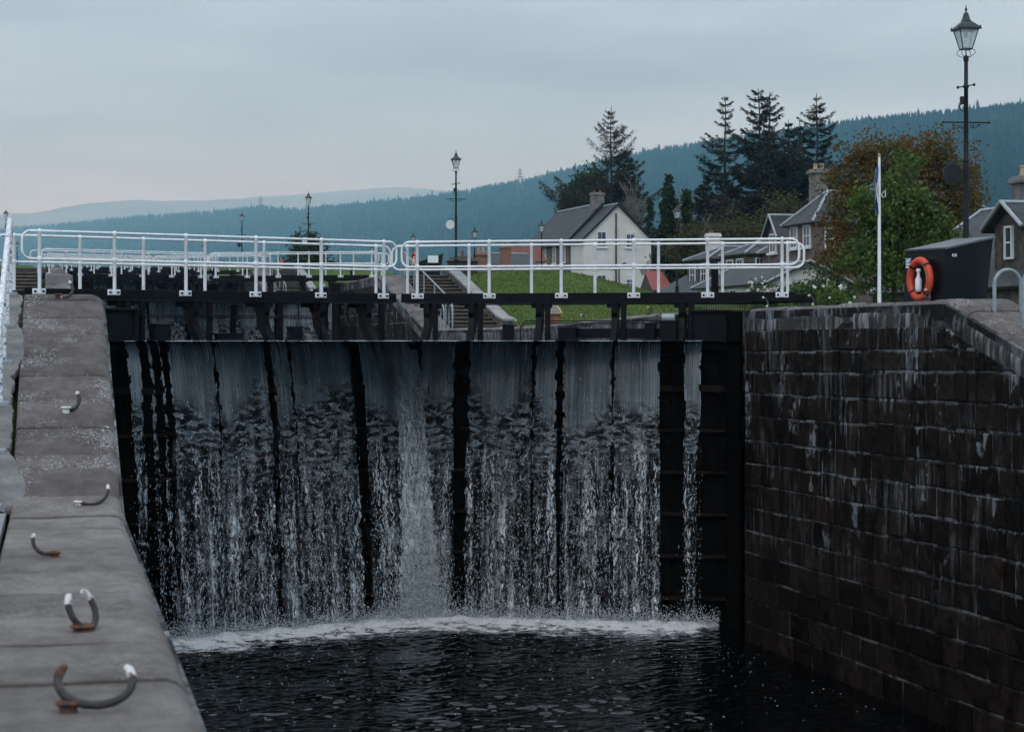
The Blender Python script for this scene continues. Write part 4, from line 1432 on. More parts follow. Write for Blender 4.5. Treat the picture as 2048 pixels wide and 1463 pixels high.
def make_leaf(leaf, label, group):
    base = leaf.p(leaf.len / 2, 0.1, WLOW)
    g = thing('lock_gate_leaf', label, 'lock gate', base, group)
    Ln = leaf.len
    d, n = leaf.d, leaf.n
    def bx(name, mat, q, w_, z, size, bev=0.012, parent=None):
        return MB().bevbox(leaf.p(q, w_, z), size, bev, d, n).build(name, mat, parent or g)
    # walkway: front and back beams with flanges, deck boards
    qa = -0.28
    gap = 0.045 if leaf.side < 0 else 0.02
    qb = Ln - gap
    for nm, w_, a_, b_ in (('front_beam', 0.0, qa, qb), ('back_beam', -WALKW, qa - 0.35, qb - 0.75)):
        mb = MB()
        mb.bevbox(leaf.p((a_ + b_) / 2, w_ - 0.10, ZB - 0.095), (b_ - a_, 0.10, 0.19), 0.008, d, n)
        mb.bevbox(leaf.p((a_ + b_) / 2 + 0.4, w_ - 0.09, ZB - 0.205), (b_ - a_ - 1.0, 0.16, 0.022), 0.006, d, n)
        mb.build(nm, M['black'], g)
    for k in range(6):
        w_ = -0.24 - k * 0.255
        bx('deck_board', M['black'], (qa + qb - 0.5) / 2, w_ - 0.06, ZB - 0.045, (qb - qa - 0.75, 0.235, 0.05), 0.006)
    # rails
    fq = [leaf.su(u) for u in FRONT_POSTS[leaf.side]]
    rail_loop(leaf, 0.0 - 0.022, fq[0] - 0.34, qb - 0.02, ZB).build('front_rail', M['white'], g, smooth=True)
    for q in fq:
        rail_post(leaf, g, q, -0.022, ZB)
    bqs = [leaf.su(u, -WALKW) for u in BACK_POSTS[leaf.side]]
    rail_loop(leaf, -WALKW, leaf.su(BACK_ENDS[leaf.side][0], -WALKW), leaf.su(BACK_ENDS[leaf.side][1], -WALKW), ZB).build('back_rail', M['white'], g, smooth=True)
    for q in bqs:
        rail_post(leaf, g, q, -WALKW, ZB, False)
    # gate body: skin, ribs, end posts
    zt = WUP - 0.03
    bx('gate_skin', M['gateskin'], (0.95 + Ln + 0.1) / 2, LIPW - 0.30, (zt + WLOW - 1.0) / 2, (Ln - 0.75, 0.2, zt - WLOW + 1.0), 0.02)
    for k in range(7):
        z = zt - 0.06 - 0.845 * k
        bx('rib', M['rib'], (0.95 + Ln) / 2, LIPW - 0.12, z - 0.02, (Ln - 0.97, 0.2, 0.13 if k < 2 else 0.06), 0.012)
    for k in range(11):
        bx('plank', M['gateskin'], 1.25 + k * (Ln - 1.5) / 10, LIPW - 0.188, (zt + WLOW) / 2 - 0.15, ((Ln - 1.5) / 10 - 0.03, 0.03, zt - WLOW - 0.2), 0.01)
    bx('heel_post', M['gateskin'], 0.93, LIPW - 0.16, (0.55 + WLOW - 1) / 2, (0.3, 0.4, 0.55 - WLOW + 1), 0.03)
    bx('mitre_post', M['gateskin'], Ln - 0.02 - (0.1 if leaf.side > 0 else 0.0), LIPW - 0.17, (zt + WLOW - 1) / 2 - 0.05, (0.22, 0.3, zt - WLOW + 1), 0.03)
    # closing panel by the heel, above the lip
    mb = MB()
    mb.bevbox(leaf.p(1.42, LIPW - 0.20, 0.24), (0.86, 0.08, 0.62), 0.01, d, n)
    for s_ in (-1, 1):
        mb.bevbox(leaf.p(1.42 + s_ * 0.40, LIPW - 0.14, 0.24), (0.09, 0.08, 0.62), 0.01, d, n)
    mb.bevbox(leaf.p(1.42, LIPW - 0.14, 0.55), (0.92, 0.14, 0.04), 0.008, d, n)
    mb.build('end_panel', M['black'], g)
    # brackets that carry the walkway
    for i, u in enumerate(BRACKETS[leaf.side]):
        q = leaf.su(u, 0.1)
        mb = MB()
        wd = 0.12
        prof = [(-0.62, 0.72), (-0.02, 0.72), (-0.02, 0.52), (-0.06, 0.42), (-0.02, 0.26), (0.10, 0.10), (0.24, -0.02), (0.30, -0.14),
                (0.02, -0.14), (-0.10, 0.02), (-0.30, 0.18), (-0.36, 0.30), (-0.38, 0.46), (-0.50, 0.60)]
        if i == len(BRACKETS[leaf.side]) - 1:
            q = min(q, Ln - 0.35)
        poly = [leaf.p(q - wd / 2, a, z) for a, z in prof]
        mb.prism(poly, d * wd)
        mb.bevbox(leaf.p(q - 0.02, -0.34, 0.67), (0.36, 0.5, 0.09), 0.01, d, n)
        mb.bevbox(leaf.p(q + (0.26 if leaf.side < 0 else -0.20), LIPW - 0.34, 0.30), (0.10, 0.12, 0.86), 0.012, d, n)
        mb.build('bracket', M['black'], g)
    # sluice gear on the lip and pipe rails
    specs = {-1: ((600, 0.21, 0.32, 0.30), (468, 0.55, 0.20, 0.16), (330, 0.34, 0.28, 0.34)),
             1: ((1013, 0.20, 0.26, 0.34), (1133, 0.36, 0.34, 0.28), (1298, 0.2, 0.25, 0.36), (1335, 0.34, 0.3, 0.42))}
    for (u, sx, sy, hh_) in specs[leaf.side]:
        q = leaf.su(u, LIPW)
        mb = MB()
        mb.bevbox(leaf.p(q, LIPW - 0.22, zt + hh_ / 2), (sx, sy, hh_), 0.012, d, n)
        mb.bevbox(leaf.p(q, LIPW - 0.22, zt + 0.03), (sx * 1.35, sy * 1.1, 0.08), 0.012, d, n)
        mb.bevbox(leaf.p(q, LIPW - 0.22, zt + hh_ + 0.012), (sx * 1.12, sy * 1.08, 0.03), 0.006, d, n)
        mb.build('sluice_gear', M['black'], g)
    if leaf.side < 0:
        pq = (leaf.su(250, 0.1), leaf.su(640, 0.1))
        for z in (0.40, 0.44):
            MB().tube([leaf.p(pq[0], 0.12, z), leaf.p(pq[1] - 0.08, 0.12, z), leaf.p(pq[1], 0.12, z - 0.08), leaf.p(pq[1] + 0.01, 0.12, zt)], 0.013, 6).build('pipe', M['rib'], g, smooth=True)
    else:
        pq = (leaf.su(1385, -0.6), leaf.su(1040, -0.6))
        for z in (0.36, 0.31):
            MB().tube([leaf.p(pq[0], -0.7, z), leaf.p(pq[1] - 0.1, -0.7, z), leaf.p(pq[1], -0.7, z - 0.1), leaf.p(pq[1] + 0.01, -0.7, zt)], 0.012, 6).build('pipe', M['iron'], g, smooth=True)
        bx('beam', M['black'], (leaf.su(1150, 0.0) + leaf.su(1375, 0.0)) / 2, LIPW - 0.42, 0.10, (leaf.su(1150, 0) - leaf.su(1375, 0), 0.16, 0.2))
        # rope winch on top of the gear by the heel
        q = leaf.su(1335, LIPW)
        c = leaf.p(q + 0.0, LIPW - 0.22, zt + 0.50)
        MB().tube([c - d * 0.13, c + d * 0.13], 0.10, 12).build('winch_drum', M['galv'], g, smooth='auto')
        # upright of the gate drive beside the far rail
        u0_ = leaf.su(1428, -WALKW)
        bx('drive_post', M['black'], leaf.su(1430, -WALKW - 0.5), -WALKW - 0.45, ZB + 0.22, (0.15, 0.15, 0.75), 0.02)
    return g
GRP = 'mitre gate leaves of the lock flight'
gl = make_leaf(LL, 'left leaf of the nearest black lock gate with white tubular handrails', GRP)
gr = make_leaf(LR, 'right leaf of the nearest black lock gate with white tubular handrails', GRP)
ORD = ('second', 'third', 'fourth', 'fifth')
for k in range(1, 5):
    for g, nm in ((gl, 'left'), (gr, 'right')):
        dup(g, g.location + Vector((0, k * PER, k * RISE)), 0, 'distant %s leaf of the %s gate up the lock flight, white handrails' % (nm, ORD[k - 1]))

# ------------------------------------------------------------------ white handrail beside the foreground ramp
m_, nt_m, b_m, o_m = newmat('peeling_white_paint')
t = NT(nt_m)
p_ = t.pos()
f_ = t.noise(t.mp(p_, (1, 0.6, 1)), 22, 5, 0.65)
f2 = t.noise(t.mp(p_, (1, 0.5, 1)), 9, 4, 0.6)
c_ = t.mix(t.mr(f_, 0.50, 0.58), (0.76, 0.77, 0.79), (0.30, 0.34, 0.38))
c_ = t.mix(t.mr(f2, 0.62, 0.67), c_, (0.035, 0.04, 0.045))
t.set(b_m, 'Base Color', c_)
t.set(b_m, 'Roughness', 0.5)
t.set(b_m, 'Normal', t.bump(f_, 0.3, 0.004))
M['peel'] = m_
def ramp_rail(x, ya, yb, label, mat, step=2.2, name='handrail', hgt=1.02, rad=0.034, plate_mat=None):
    h = thing(name, label, 'handrail', (x, ya, P(ya)), 'handrails beside the lock ramps')
    pts = [(x, y, P(y) + hgt) for y in np.linspace(ya, yb, 14)]
    pts = [(x, ya - 0.1, P(ya) + hgt - 0.2)] + pts + [(x, yb + 0.22, P(yb) + hgt - 0.06), (x, yb + 0.34, P(yb) + hgt - 0.24)]
    MB().tube(pts, rad, 10).build('rail', mat, h, smooth='auto')
    y = ya
    while y <= yb + 0.3:
        MB().tube([(x, y, P(y) - 0.2), (x, y, P(y) + hgt)], rad * 0.9, 10).build('post', mat, h, smooth='auto')
        MB().bevbox((x, y, P(y) + 0.02), (0.2, 0.16, 0.05), 0.01).build('foot_plate', plate_mat or M['galv'], h)
        y += step
    return h
ramp_rail(-0.60, 8.4, 27.3, 'peeling white tubular handrail running up the ramp at the left edge', M['peel'], 1.58, rad=0.036)

# ------------------------------------------------------------------ mooring rings
ringrng = random.Random(11)
def mooring_ring(x, y, label, r=0.15, az=0.0, tilt=0.9, a0=0.6, a1=5.4, th=0.021, bolt=0.5, boltsize=(0.1, 0.055), white=(True, True), lift=0.02, zbase=None, disc=False):
    """open iron ring (a bent bar with white painted ends) lying or standing on the coping, held by a bolt block"""
    z0 = P(y) if zbase is None else zbase
    g = thing('mooring_ring', label, 'mooring ring', (x, y, z0), 'broken mooring rings set in the coping')
    e1 = Vector((math.cos(az), math.sin(az), 0))
    e2 = Vector((-math.sin(az) * math.cos(tilt), math.cos(az) * math.cos(tilt), math.sin(tilt)))
    slope = (P(y + 0.3) - P(y - 0.3)) / 0.6
    def rp(a):
        q = Vector((x, y, z0 + lift)) + e1 * (r * math.cos(a)) + e2 * (r * (1 + math.sin(a)))
        q.z += slope * (q.y - y)
        return q
    n = 26
    pts = [rp(a0 + (a1 - a0) * i / (n - 1)) for i in range(n)]
    rr = [th * (1.0 - 0.10 * abs(math.sin(i * 1.7))) for i in range(n)]
    rr[0] *= 0.7; rr[-1] *= 0.7
    MB().tube(pts[3:-3], rr[3:-3], 10).build('bar', M['ironring'], g, smooth='auto')
    for on, sl in ((white[0], slice(0, 4)), (white[1], slice(n - 4, n))):
        MB().tube(pts[sl], [q * 1.12 for q in rr[sl]], 10).build('bar_end', M['ringwhite'] if on else M['rust'], g, smooth='auto')
    if bolt is not None:
        c = rp(-math.pi / 2 + bolt)
        mb = MB()
        mb.lathe((c.x, c.y, P(c.y) - 0.02), [(boltsize[0] * 0.42, 0), (boltsize[0] * 0.40, boltsize[1] + 0.01)], 10)
        mb.lathe((c.x, c.y, P(c.y) + boltsize[1] - 0.012), [(boltsize[0] * 0.52, 0), (boltsize[0] * 0.62, 0.010), (boltsize[0] * 0.48, 0.022)], 12)
        mb.build('bolt', M['ringwhite'] if disc else M['ringbolt'], g, smooth='auto')
    return g
M['ringwhite'] = mk('chipped_white_ring_paint', (0.62, 0.60, 0.58), (0.12, 0.06, 0.045), 34, 0.7, 0.4, 90, 0.003, lo=0.55, hi=0.64)
M['ringbolt'] = mk('ring_bolt', (0.03, 0.022, 0.02), (0.16, 0.055, 0.025), 18, 0.85, 0.5, 60, 0.004)
def on_coping(u, v):
    """coping point seen at photo pixel (u, v) on the left wall"""
    lo_, hi_ = 4.0, 30.0
    for _ in range(60):
        mid = (lo_ + hi_) / 2
        q = at(u, v, mid)
        if q.z > P(q.y): lo_ = mid
        else: hi_ = mid
    q = at(u, v, lo_)
    return q.x, q.y
x, y = on_coping(195, 1418); mooring_ring(x, y, 'large open rusty mooring ring lying nearest on the coping, two white ends', 0.165, 0.05, 0.55, -1.57 - 2.25, -1.57 + 2.1, 0.021, -0.85, (0.10, 0.03), (False, True))
x, y = on_coping(178, 1262); mooring_ring(x, y, 'mooring ring standing upright on a rusty block, second from the bottom edge', 0.115, 0.95, 1.15, -1.57 - 2.5, -1.57 + 2.6, 0.020, -0.5, (0.12, 0.04))
x, y = on_coping(95, 1112); mooring_ring(x, y, 'thin hook of a broken mooring ring with its bend to the left', 0.11, -0.1, 1.25, -1.57 - 2.0, -1.57 + 0.55, 0.017, 0.5, (0.08, 0.03), (True, False))
x, y = on_coping(182, 1012); mooring_ring(x, y, 'broken mooring ring with white disc bolt beside the dark coping edge', 0.17, 0.05, 0.8, -1.57 - 0.75, -1.57 + 1.75, 0.017, -0.75, (0.08, 0.04), (False, True), disc=True)
x, y = on_coping(143, 822); mooring_ring(x, y, 'short white tipped mooring hook on the middle of the ramp', 0.12, 0.5, 1.1, -1.57 - 0.5, -1.57 + 2.1, 0.022, -0.55, (0.10, 0.05), (False, True), disc=True)
mooring_ring(0.10, 27.2, 'white tipped mooring hook at the top of the ramp in front of the gate beam', 0.12, 0.0, 1.0, -2.1, 1.0, 0.02, -0.6)
mooring_ring(XR + 0.45, 28.9, 'small rusty mooring hook beside the black box on the right wall', 0.085, 0.6, 1.2, -2.0, 1.6, 0.018, -0.5)
mooring_ring(XR + 0.5, 36.4, 'rusty mooring hook under the end of the right gate walkway', 0.10, 0.4, 1.2, -1.2, 1.6, 0.02, None)
mooring_ring(XR + 0.5, 34.0, 'white tipped mooring hook near the shrub on the right wall', 0.09, 0.4, 1.3, -1.2, 1.8, 0.02, None)
for yy_, lab in ((44.0, 'mooring hook on the second lock wall close behind the gate drive'), (50.0, 'mooring hook on the second lock wall below the grass slope'), (57.5, 'mooring hook on the second lock wall near the plinth'),
                 (64.0, 'mooring hook on the second lock wall at the foot of the slope'), (74.5, 'mooring hook on the ramp of the second lock wall')):
    mooring_ring(XR + 0.5, yy_, lab, 0.10, 0.5, 1.1, -2.0, 1.7, 0.02, -0.5)

# ------------------------------------------------------------------ street lamps
def make_lamp(label, group, arms=True, disc=None, post_h=5.0, name='street_lamp', low=False):
    """victorian lantern on a black column; origin at the foot; lantern is square with four panes"""
    g = thing(name, label, 'street lamp', (0, 0, 0), group)
    H = post_h
    mb = MB()
    mb.lathe((0, 0, 0), [(0.16, 0), (0.16, 0.10), (0.11, 0.14), (0.10, 0.75), (0.12, 0.80), (0.075, 0.86), (0.062, 0.95), (0.058, H * 0.55), (0.066, H * 0.56), (0.066, H * 0.575), (0.052, H * 0.59),
                         (0.043, H - 0.62), (0.06, H - 0.60), (0.06, H - 0.56), (0.043, H - 0.54), (0.04, H - 0.08), (0.055, H - 0.07), (0.055, H + 0.02), (0.03, H + 0.04), (0.012, H + 0.05), (0.012, H + 0.22)], 10)
    mb.build('column', M['iron'], g, smooth='auto')
    if not low:
        mb = MB()
        z = H - 0.58
        mb.tube([(-0.17, 0, z - 0.02), (0.17, 0, z + 0.04)], 0.014, 6)
        for s_ in (-1, 1):
            mb.lathe((0.17 * s_, 0, z + 0.01 + 0.03 * s_), [(0.008, -0.03), (0.03, -0.015), (0.03, 0.015), (0.008, 0.03)], 8)
        mb.build('ladder_bar', M['iron'], g, smooth='auto')
        mb = MB()
        mb.bevbox((-0.075, 0, z - 0.28), (0.09, 0.08, 0.16), 0.01)
        mb.tube([(-0.1, 0, z - 0.36), (-0.14, 0, z - 0.40), (-0.10, 0, z - 0.48), (-0.05, 0, z - 0.50)], 0.010, 5)
        mb.build('sensor_box', M['iron'], g)
    if arms:
        z = H - 1.30
        mb = MB()
        mb.tube([(-0.48, 0, z), (0.48, 0, z)], 0.016, 6)
        for s_ in (-1, 1):
            mb.tube([(s_ * 0.48 + 0.02 * math.cos(a), 0, z + 0.02 * math.sin(a)) for a in np.linspace(0, 2 * math.pi, 9)[:-1]], 0.009, 5, closed=True)
            # scroll: two spirals joined
            sp = []
            for a in np.linspace(4.6 * math.pi / 2, 0, 14):
                r_ = 0.012 + 0.0105 * a / 2
                sp.append((s_ * (0.12 + r_ * math.cos(a)), 0, z - 0.075 + r_ * math.sin(a)))
            sp2 = []
            for a in np.linspace(0, 4.6 * math.pi / 2, 14):
                r_ = 0.010 + 0.0085 * (7.2 - a) / 2 * 0.5
                sp2.append((s_ * (0.27 + r_ * math.cos(a + 2.2)), 0, z - 0.05 + r_ * math.sin(a + 2.2)))
            mb.tube(sp, 0.008, 5)
            mb.tube(sp2, 0.008, 5)
            mb.tube([sp[-1], (s_ * 0.17, 0, z - 0.12), (s_ * 0.22, 0, z - 0.09), sp2[0]], 0.008, 5)
        mb.build('scroll_arm', M['iron'], g, smooth='auto')
    if disc is not None:
        z = H - 2.38 if not isinstance(disc, tuple) else H - disc[1]
        mb = MB()
        mb.tube([(0.0, 0, z + 0.30), (-0.33, 0, z + 0.30), (-0.36, 0, z + 0.26)], 0.013, 6)
        mb.lathe((0, 0, z + 0.26), [(0.055, 0), (0.065, 0.02), (0.065, 0.07), (0.055, 0.09)], 10)
        mb.build('sign_arm', M['iron'], g, smooth='auto')
        mb = MB()
        n = 24
        poly = [(-0.28 + 0.205 * math.cos(2 * math.pi * k / n), -0.012, z + 0.03 + 0.215 * math.sin(2 * math.pi * k / n)) for k in range(n)]
        mb.prism(poly, (0, 0.024, 0))
        mb.build('round_sign', M['discwhite'] if (disc == 'white' or disc[0] == 'white') else M['iron'], g)
    # lantern
    zb = H + 0.17
    wb, wt, hh_ = 0.115, 0.235, 0.40
    L_ = MB()
    ang = [math.pi / 4 + k * math.pi / 2 for k in range(4)]
    bot = [Vector((wb * 1.18 * math.cos(a), wb * 1.18 * math.sin(a), zb)) for a in ang]
    top = [Vector((wt * 1.18 * math.cos(a), wt * 1.18 * math.sin(a), zb + hh_)) for a in ang]
    for k in range(4):
        L_.tube([bot[k], top[k]], 0.011, 5)
        L_.tube([bot[k], bot[(k + 1) % 4]], 0.013, 5)
        L_.tube([top[k], top[(k + 1) % 4]], 0.014, 5)
        # curled feet below
        a = ang[k]
        ca, sa = math.cos(a), math.sin(a)
        L_.tube([(wb * 1.15 * ca, wb * 1.15 * sa, zb - 0.01), (0.19 * ca, 0.19 * sa, zb - 0.03), (0.20 * ca, 0.20 * sa, zb - 0.09), (0.13 * ca, 0.13 * sa, zb - 0.14), (0.05 * ca, 0.05 * sa, zb - 0.17), (0.03 * ca, 0.03 * sa, zb - 0.22)], 0.007, 5)
    lf = L_.build('lantern_frame', M['lampgreen'], g, smooth='auto')
    for k in range(4):
        a, b = k, (k + 1) % 4
        MB().slab(bot[a] * 0.98 + Vector((0, 0, zb * 0.02)), bot[b] * 0.98 + Vector((0, 0, zb * 0.02)), top[b] * 0.98 + Vector((0, 0, (zb + hh_) * 0.02)), top[a] * 0.98 + Vector((0, 0, (zb + hh_) * 0.02)), 0.004).build('pane', M['glass'], lf)
    mb = MB()
    zt = zb + hh_
    s2 = math.sqrt(2)
    mb.lathe((0, 0, zt), [(0.255 * 1.2, -0.02), (0.265 * 1.2, 0.0), (0.26 * 1.2, 0.03), (0.10, 0.17)], 4, math.pi / 4)
    for k in range(4):
        mb.lathe((0.262 * 1.2 * math.cos(ang[k]), 0.262 * 1.2 * math.sin(ang[k]), zt + 0.01), [(0.02, -0.03), (0.024, 0), (0.018, 0.03), (0.004, 0.055)], 6)
    mb.lathe((0, 0, zt + 0.16), [(0.105, 0), (0.10, 0.02), (0.085, 0.03), (0.075, 0.085), (0.06, 0.10), (0.062, 0.125), (0.05, 0.14), (0.05, 0.16), (0.02, 0.18), (0.014, 0.20), (0.028, 0.225), (0.028, 0.245), (0.012, 0.27), (0.006, 0.33)], 10)
    mb.build('lantern_cap', M['lampgreen'], g, smooth='auto')
    mb = MB()
    mb.lathe((0, 0, zt - 0.17), [(0.012, 0), (0.04, 0.03), (0.04, 0.11), (0.015, 0.16)], 8)
    mb.build('lamp_bulb', M['signwhite'], lf, smooth=True)
    return g
LG = 'victorian style street lamps'
def put(o, x, y, z, rz=0.0):
    o.location = (x, y, z)
    o.rotation_euler = (0, 0, rz)
    return o
FACE = -PSI
def lamp_from_px(u, vtop, z):
    """foot position of a lamp whose finial is at (u, vtop); lamps here stand post_h + 1.06 tall"""
    p = at(u, vtop, z)
    return p
l1 = make_lamp('tall black street lamp at right with scroll arms and black round sign', LG, True, 'black', 5.05)
p = lamp_from_px(1932, 10, 40.0)
put(l1, p.x, p.y, p.z - (5.05 + 1.06), FACE + 0.12)
l2 = make_lamp('black street lamp with white round sign standing by the stairs of the second lock', LG, True, ('white', 2.55), 5.0)
p = lamp_from_px(912, 299, 95.0)
put(l2, p.x, p.y, p.z - 6.06, FACE + 0.1)
for u, v, z, lab in ((617, 382, 145.0, 'black street lamp with white round sign in front of the round bush'), ):
    p = lamp_from_px(u, v, z)
    dup(l2, (p.x, p.y, p.z - 6.06), FACE, lab)
p = lamp_from_px(484, 422, 200.0)
dup(l1, (p.x, p.y, p.z - 6.11), FACE, 'distant black street lamp with dark disc above the left handrail')
p = lamp_from_px(12, 417, 212.0)
l3 = make_lamp('thin distant street lamp at the left edge of the picture', LG, True, None, 5.0)
put(l3, p.x, p.y, p.z - 6.06, FACE)
for u, v, z, lab in ((34.5, 481, 285.0, 'small distant street lamp just right of the white ramp rail'), (406, 487, 290.0, 'tiny distant street lamp behind the middle of the left handrail'), ):
    p = lamp_from_px(u, v, z)
    dup(l3, (p.x, p.y, p.z - 6.06), FACE, lab)
l4 = make_lamp('street lamp beside the white flagpole in front of the green tree', LG, False, None, 4.6, low=True)
p = lamp_from_px(1750, 350, 82.0)
put(l4, p.x, p.y, p.z - 5.66, FACE + 0.3)
for u, v, z, lab in ((1354, 406, 116.0, 'street lamp against the ivy covered tree right of the white house'), (1083, 437, 138.0, 'street lamp before the slate roof of the white house'),
                     (949, 450, 140.0, 'street lamp among the chimneys left of the white house'), (826, 464, 196.0, 'small street lamp over the gap between the two gate leaves'),
                     (744, 487, 230.0, 'tiny street lamp behind the right end of the left handrail'), (676, 498, 300.0, 'tiny street lamp right of the round bush')):
    p = lamp_from_px(u, v, z)
    dup(l4, (p.x, p.y, p.z - 5.66), FACE + 0.2 * (u % 3), lab)

# ------------------------------------------------------------------ equipment boxes and lifebuoys
def make_box(label, ax, ay, lx, ly, h0, h1, loc, rz):
    """steel box with a mono-pitch lid: low side towards -x, high side +x (local)"""
    g = thing('equipment_box', label, 'equipment box', (0, 0, 0), 'black equipment boxes on the lock side')
    b0 = 0.88
    def ring_(z0, z1, k):
        return [Vector((-lx / 2 * k, -ly / 2 * k, z0)), Vector((lx / 2 * k, -ly / 2 * k, z1)), Vector((lx / 2 * k, ly / 2 * k, z1)), Vector((-lx / 2 * k, ly / 2 * k, z0))]
    lo = [Vector((-lx / 2 - 0.05, -ly / 2, 0)), Vector((lx / 2 - 0.14, -ly / 2, 0)), Vector((lx / 2 - 0.14, ly / 2, 0)), Vector((-lx / 2 - 0.05, ly / 2, 0))]
    up = ring_(h0, h1, 1.0)
    mb = MB()
    mb.add(lo + up, [(3, 2, 1, 0), (4, 5, 6, 7), (0, 1, 5, 4), (1, 2, 6, 5), (2, 3, 7, 6), (3, 0, 4, 7)])
    mb.build('box_body', M['boxblack'], g)
    mb = MB()
    e = 0.03
    a, b, c, d = [Vector((q.x * (1 + e / lx * 2), q.y * (1 + e / ly * 2), q.z + 0.028)) for q in up]
    mb.slab(a, b, c, d, 0.03)
    mb.build('lid', M['boxlid'], g)
    g.location = loc
    g.rotation_euler = (0, 0, rz)
    return g
M['boxlid'] = mk('box_lid_grey', (0.055, 0.064, 0.07), (0.10, 0.11, 0.118), 1.6, 0.5, 0.1, 20, 0.004, stretch=(1, 0.5, 1))
def make_buoy(label, loc, normal, side_rope=True, R_=0.30):
    """orange ring facing 'normal' with a white grab weight and a loose rope"""
    g = thing('lifebuoy', label, 'lifebuoy', loc, 'orange lifebuoys on the lock side')
    n = Vector(normal).normalized()
    e1 = Vector((0, 0, 1)).cross(n).normalized()
    e2 = n.cross(e1)
    c = Vector(loc)
    mb = MB()
    pts = [c + e1 * (R_ * 0.84 * math.cos(a)) + e2 * (R_ * math.sin(a)) for a in np.linspace(0, 2 * math.pi, 33)[:-1]]
    mb.tube(pts, 0.062, 12, closed=True)
    mb.build('ring', M['orange'], g, smooth=True)
    for a in (0.25, 0.75, 1.25, 1.75):
        mb = MB()
        a *= math.pi
        q = c + e1 * (R_ * 0.84 * math.cos(a)) + e2 * (R_ * math.sin(a))
        tdir = (-e1 * math.sin(a) * 0.78 + e2 * math.cos(a)).normalized()
        mb.tube([q - tdir * 0.02, q + tdir * 0.02], 0.066, 12)
        mb.build('band', M['iron'], g, smooth='auto')
    mb = MB()
    bt = c - e2 * 0.20 + n * 0.03
    tp = c + e2 * 0.17 + n * 0.03
    mb.tube([bt, bt + e2 * 0.05, bt + e2 * 0.20, bt + e2 * 0.25, tp - e2 * 0.06, tp - e2 * 0.03, tp], [0.050, 0.056, 0.052, 0.026, 0.024, 0.042, 0.03], 10)
    mb.build('throw_weight', M['signwhite'], g, smooth=True)
    if side_rope:
        mb = MB()
        r0 = c + e1 * (0.17) + e2 * 0.22 + n * 0.06
        pts = [r0, r0 + e1 * 0.09 - e2 * 0.15 + n * 0.02, r0 + e1 * 0.14 - e2 * 0.30, r0 + e1 * 0.12 - e2 * 0.42, r0 + e1 * 0.03 - e2 * 0.50, r0 - e1 * 0.15 - e2 * 0.52, r0 - e1 * 0.19 - e2 * 0.66]
        mb.tube(pts, 0.007, 5)
        mb.build('rope', M['rope'], g, smooth=True)
    return g
# near box: front corner seen at column 1893
cz = 31.6
pc = at(1888, 590, cz)
bx_rz = R(13)
ex = Vector((math.cos(bx_rz), math.sin(bx_rz), 0)); ey = Vector((-math.sin(bx_rz), math.cos(bx_rz), 0))
blx, bly = 0.95, 1.02
centre = pc + ex * (blx / 2 + 0.03) + ey * (bly / 2)
bz = P(pc.y) - 0.02
bh0, bh1 = 0.85, 1.05
bxo = make_box('big black steel box with sloping lid on the right lock wall', 0, 0, blx, bly, bh0, bh1, (centre.x, centre.y, bz), bx_rz)
nb = -ex
bp = centre - ex * (blx / 2 + 0.125) - ey * 0.02
make_buoy('bright orange lifebuoy with white float hung on the big black box', (bp.x, bp.y, bz + 0.385), nb)
def plate(name, label, cat, c, n, w_, h_, th, mat, marks=(), group=None, mat2=None):
    """flat sign facing n, with raised marks [(x, y, w, h)] in sign coordinates"""
    n = Vector(n).normalized()
    e1 = Vector((0, 0, 1)).cross(n).normalized()
    g = thing(name, label, cat, c, group)
    mb = MB()
    mb.box(Vector(c), (w_, th, h_), ex=e1, ey=n)
    mb.build('board', mat, g)
    if marks:
        mb = MB()
        for x, y, ww, hh_ in marks:
            q = Vector(c) + e1 * x + Vector((0, 0, y)) + n * (th / 2 + 0.002)
            mb.box(q, (ww, 0.003, hh_), ex=e1, ey=n)
        mb.build('lettering', mat2 or M['signwhite'], g)
    return g
sp_ = centre - ex * (blx / 2 + 0.035) + ey * 0.40 + Vector((0, 0, 0))
plate('notice', 'small blue and white notice on the box above the lifebuoy', 'notice', (sp_.x + 0, sp_.y, bz + 0.66), -ex, 0.15, 0.17, 0.004, M['signblue'],
      [(0, 0.07, 0.13, 0.012), (0, 0.045, 0.12, 0.022), (-0.02, 0.018, 0.09, 0.02), (0, -0.022, 0.12, 0.03), (0.0, -0.062, 0.13, 0.02), (0, -0.08, 0.14, 0.006)])
sp_ = centre - ey * (bly / 2 + 0.002) - ex * 0.30
plate('sticker', 'tiny white oval sticker on the side of the big black box', 'sticker', (sp_.x, sp_.y, bz + 0.76), -ey, 0.09, 0.042, 0.003, M['signwhite'],
      [(-0.02, 0, 0.012, 0.018), (0.0, 0.0, 0.014, 0.02), (0.022, 0.0, 0.012, 0.018)], None, M['iron'])
# box and buoy at the head of the second stairs
p = at(862, 535, 84.0)
b2 = make_box('black sloping box with a white panel at the top of the stone stairs', 0, 0, 1.0, 0.8, 0.62, 0.98, (p.x, p.y, P(p.y) - 0.02), FACE)
q = at(866, 518, 83.55)
plate('notice', 'blank white panel fixed to the box above the stairs', 'notice', (q.x, q.y, q.z), (-SN, -CS, 0), 0.44, 0.30, 0.01, M['signwhite'])
q = at(829, 521, 83.9)
make_buoy('small orange lifebuoy hung beside the box above the stone stairs', q, (-CS * 0.9 - SN * 0.2, SN * 0.9 - CS * 0.3, 0), False)
p = at(583, 540, 140.0)
b3 = dup(b2, (p.x, p.y, P(p.y) - 0.02), FACE, 'distant dark box at the top of the third lock stairs')
q = at(563, 528, 139.5)
make_buoy('tiny distant orange lifebuoy by the third lock stairs', q, (-CS * 0.9, SN * 0.9 - CS * 0.3, 0), False)

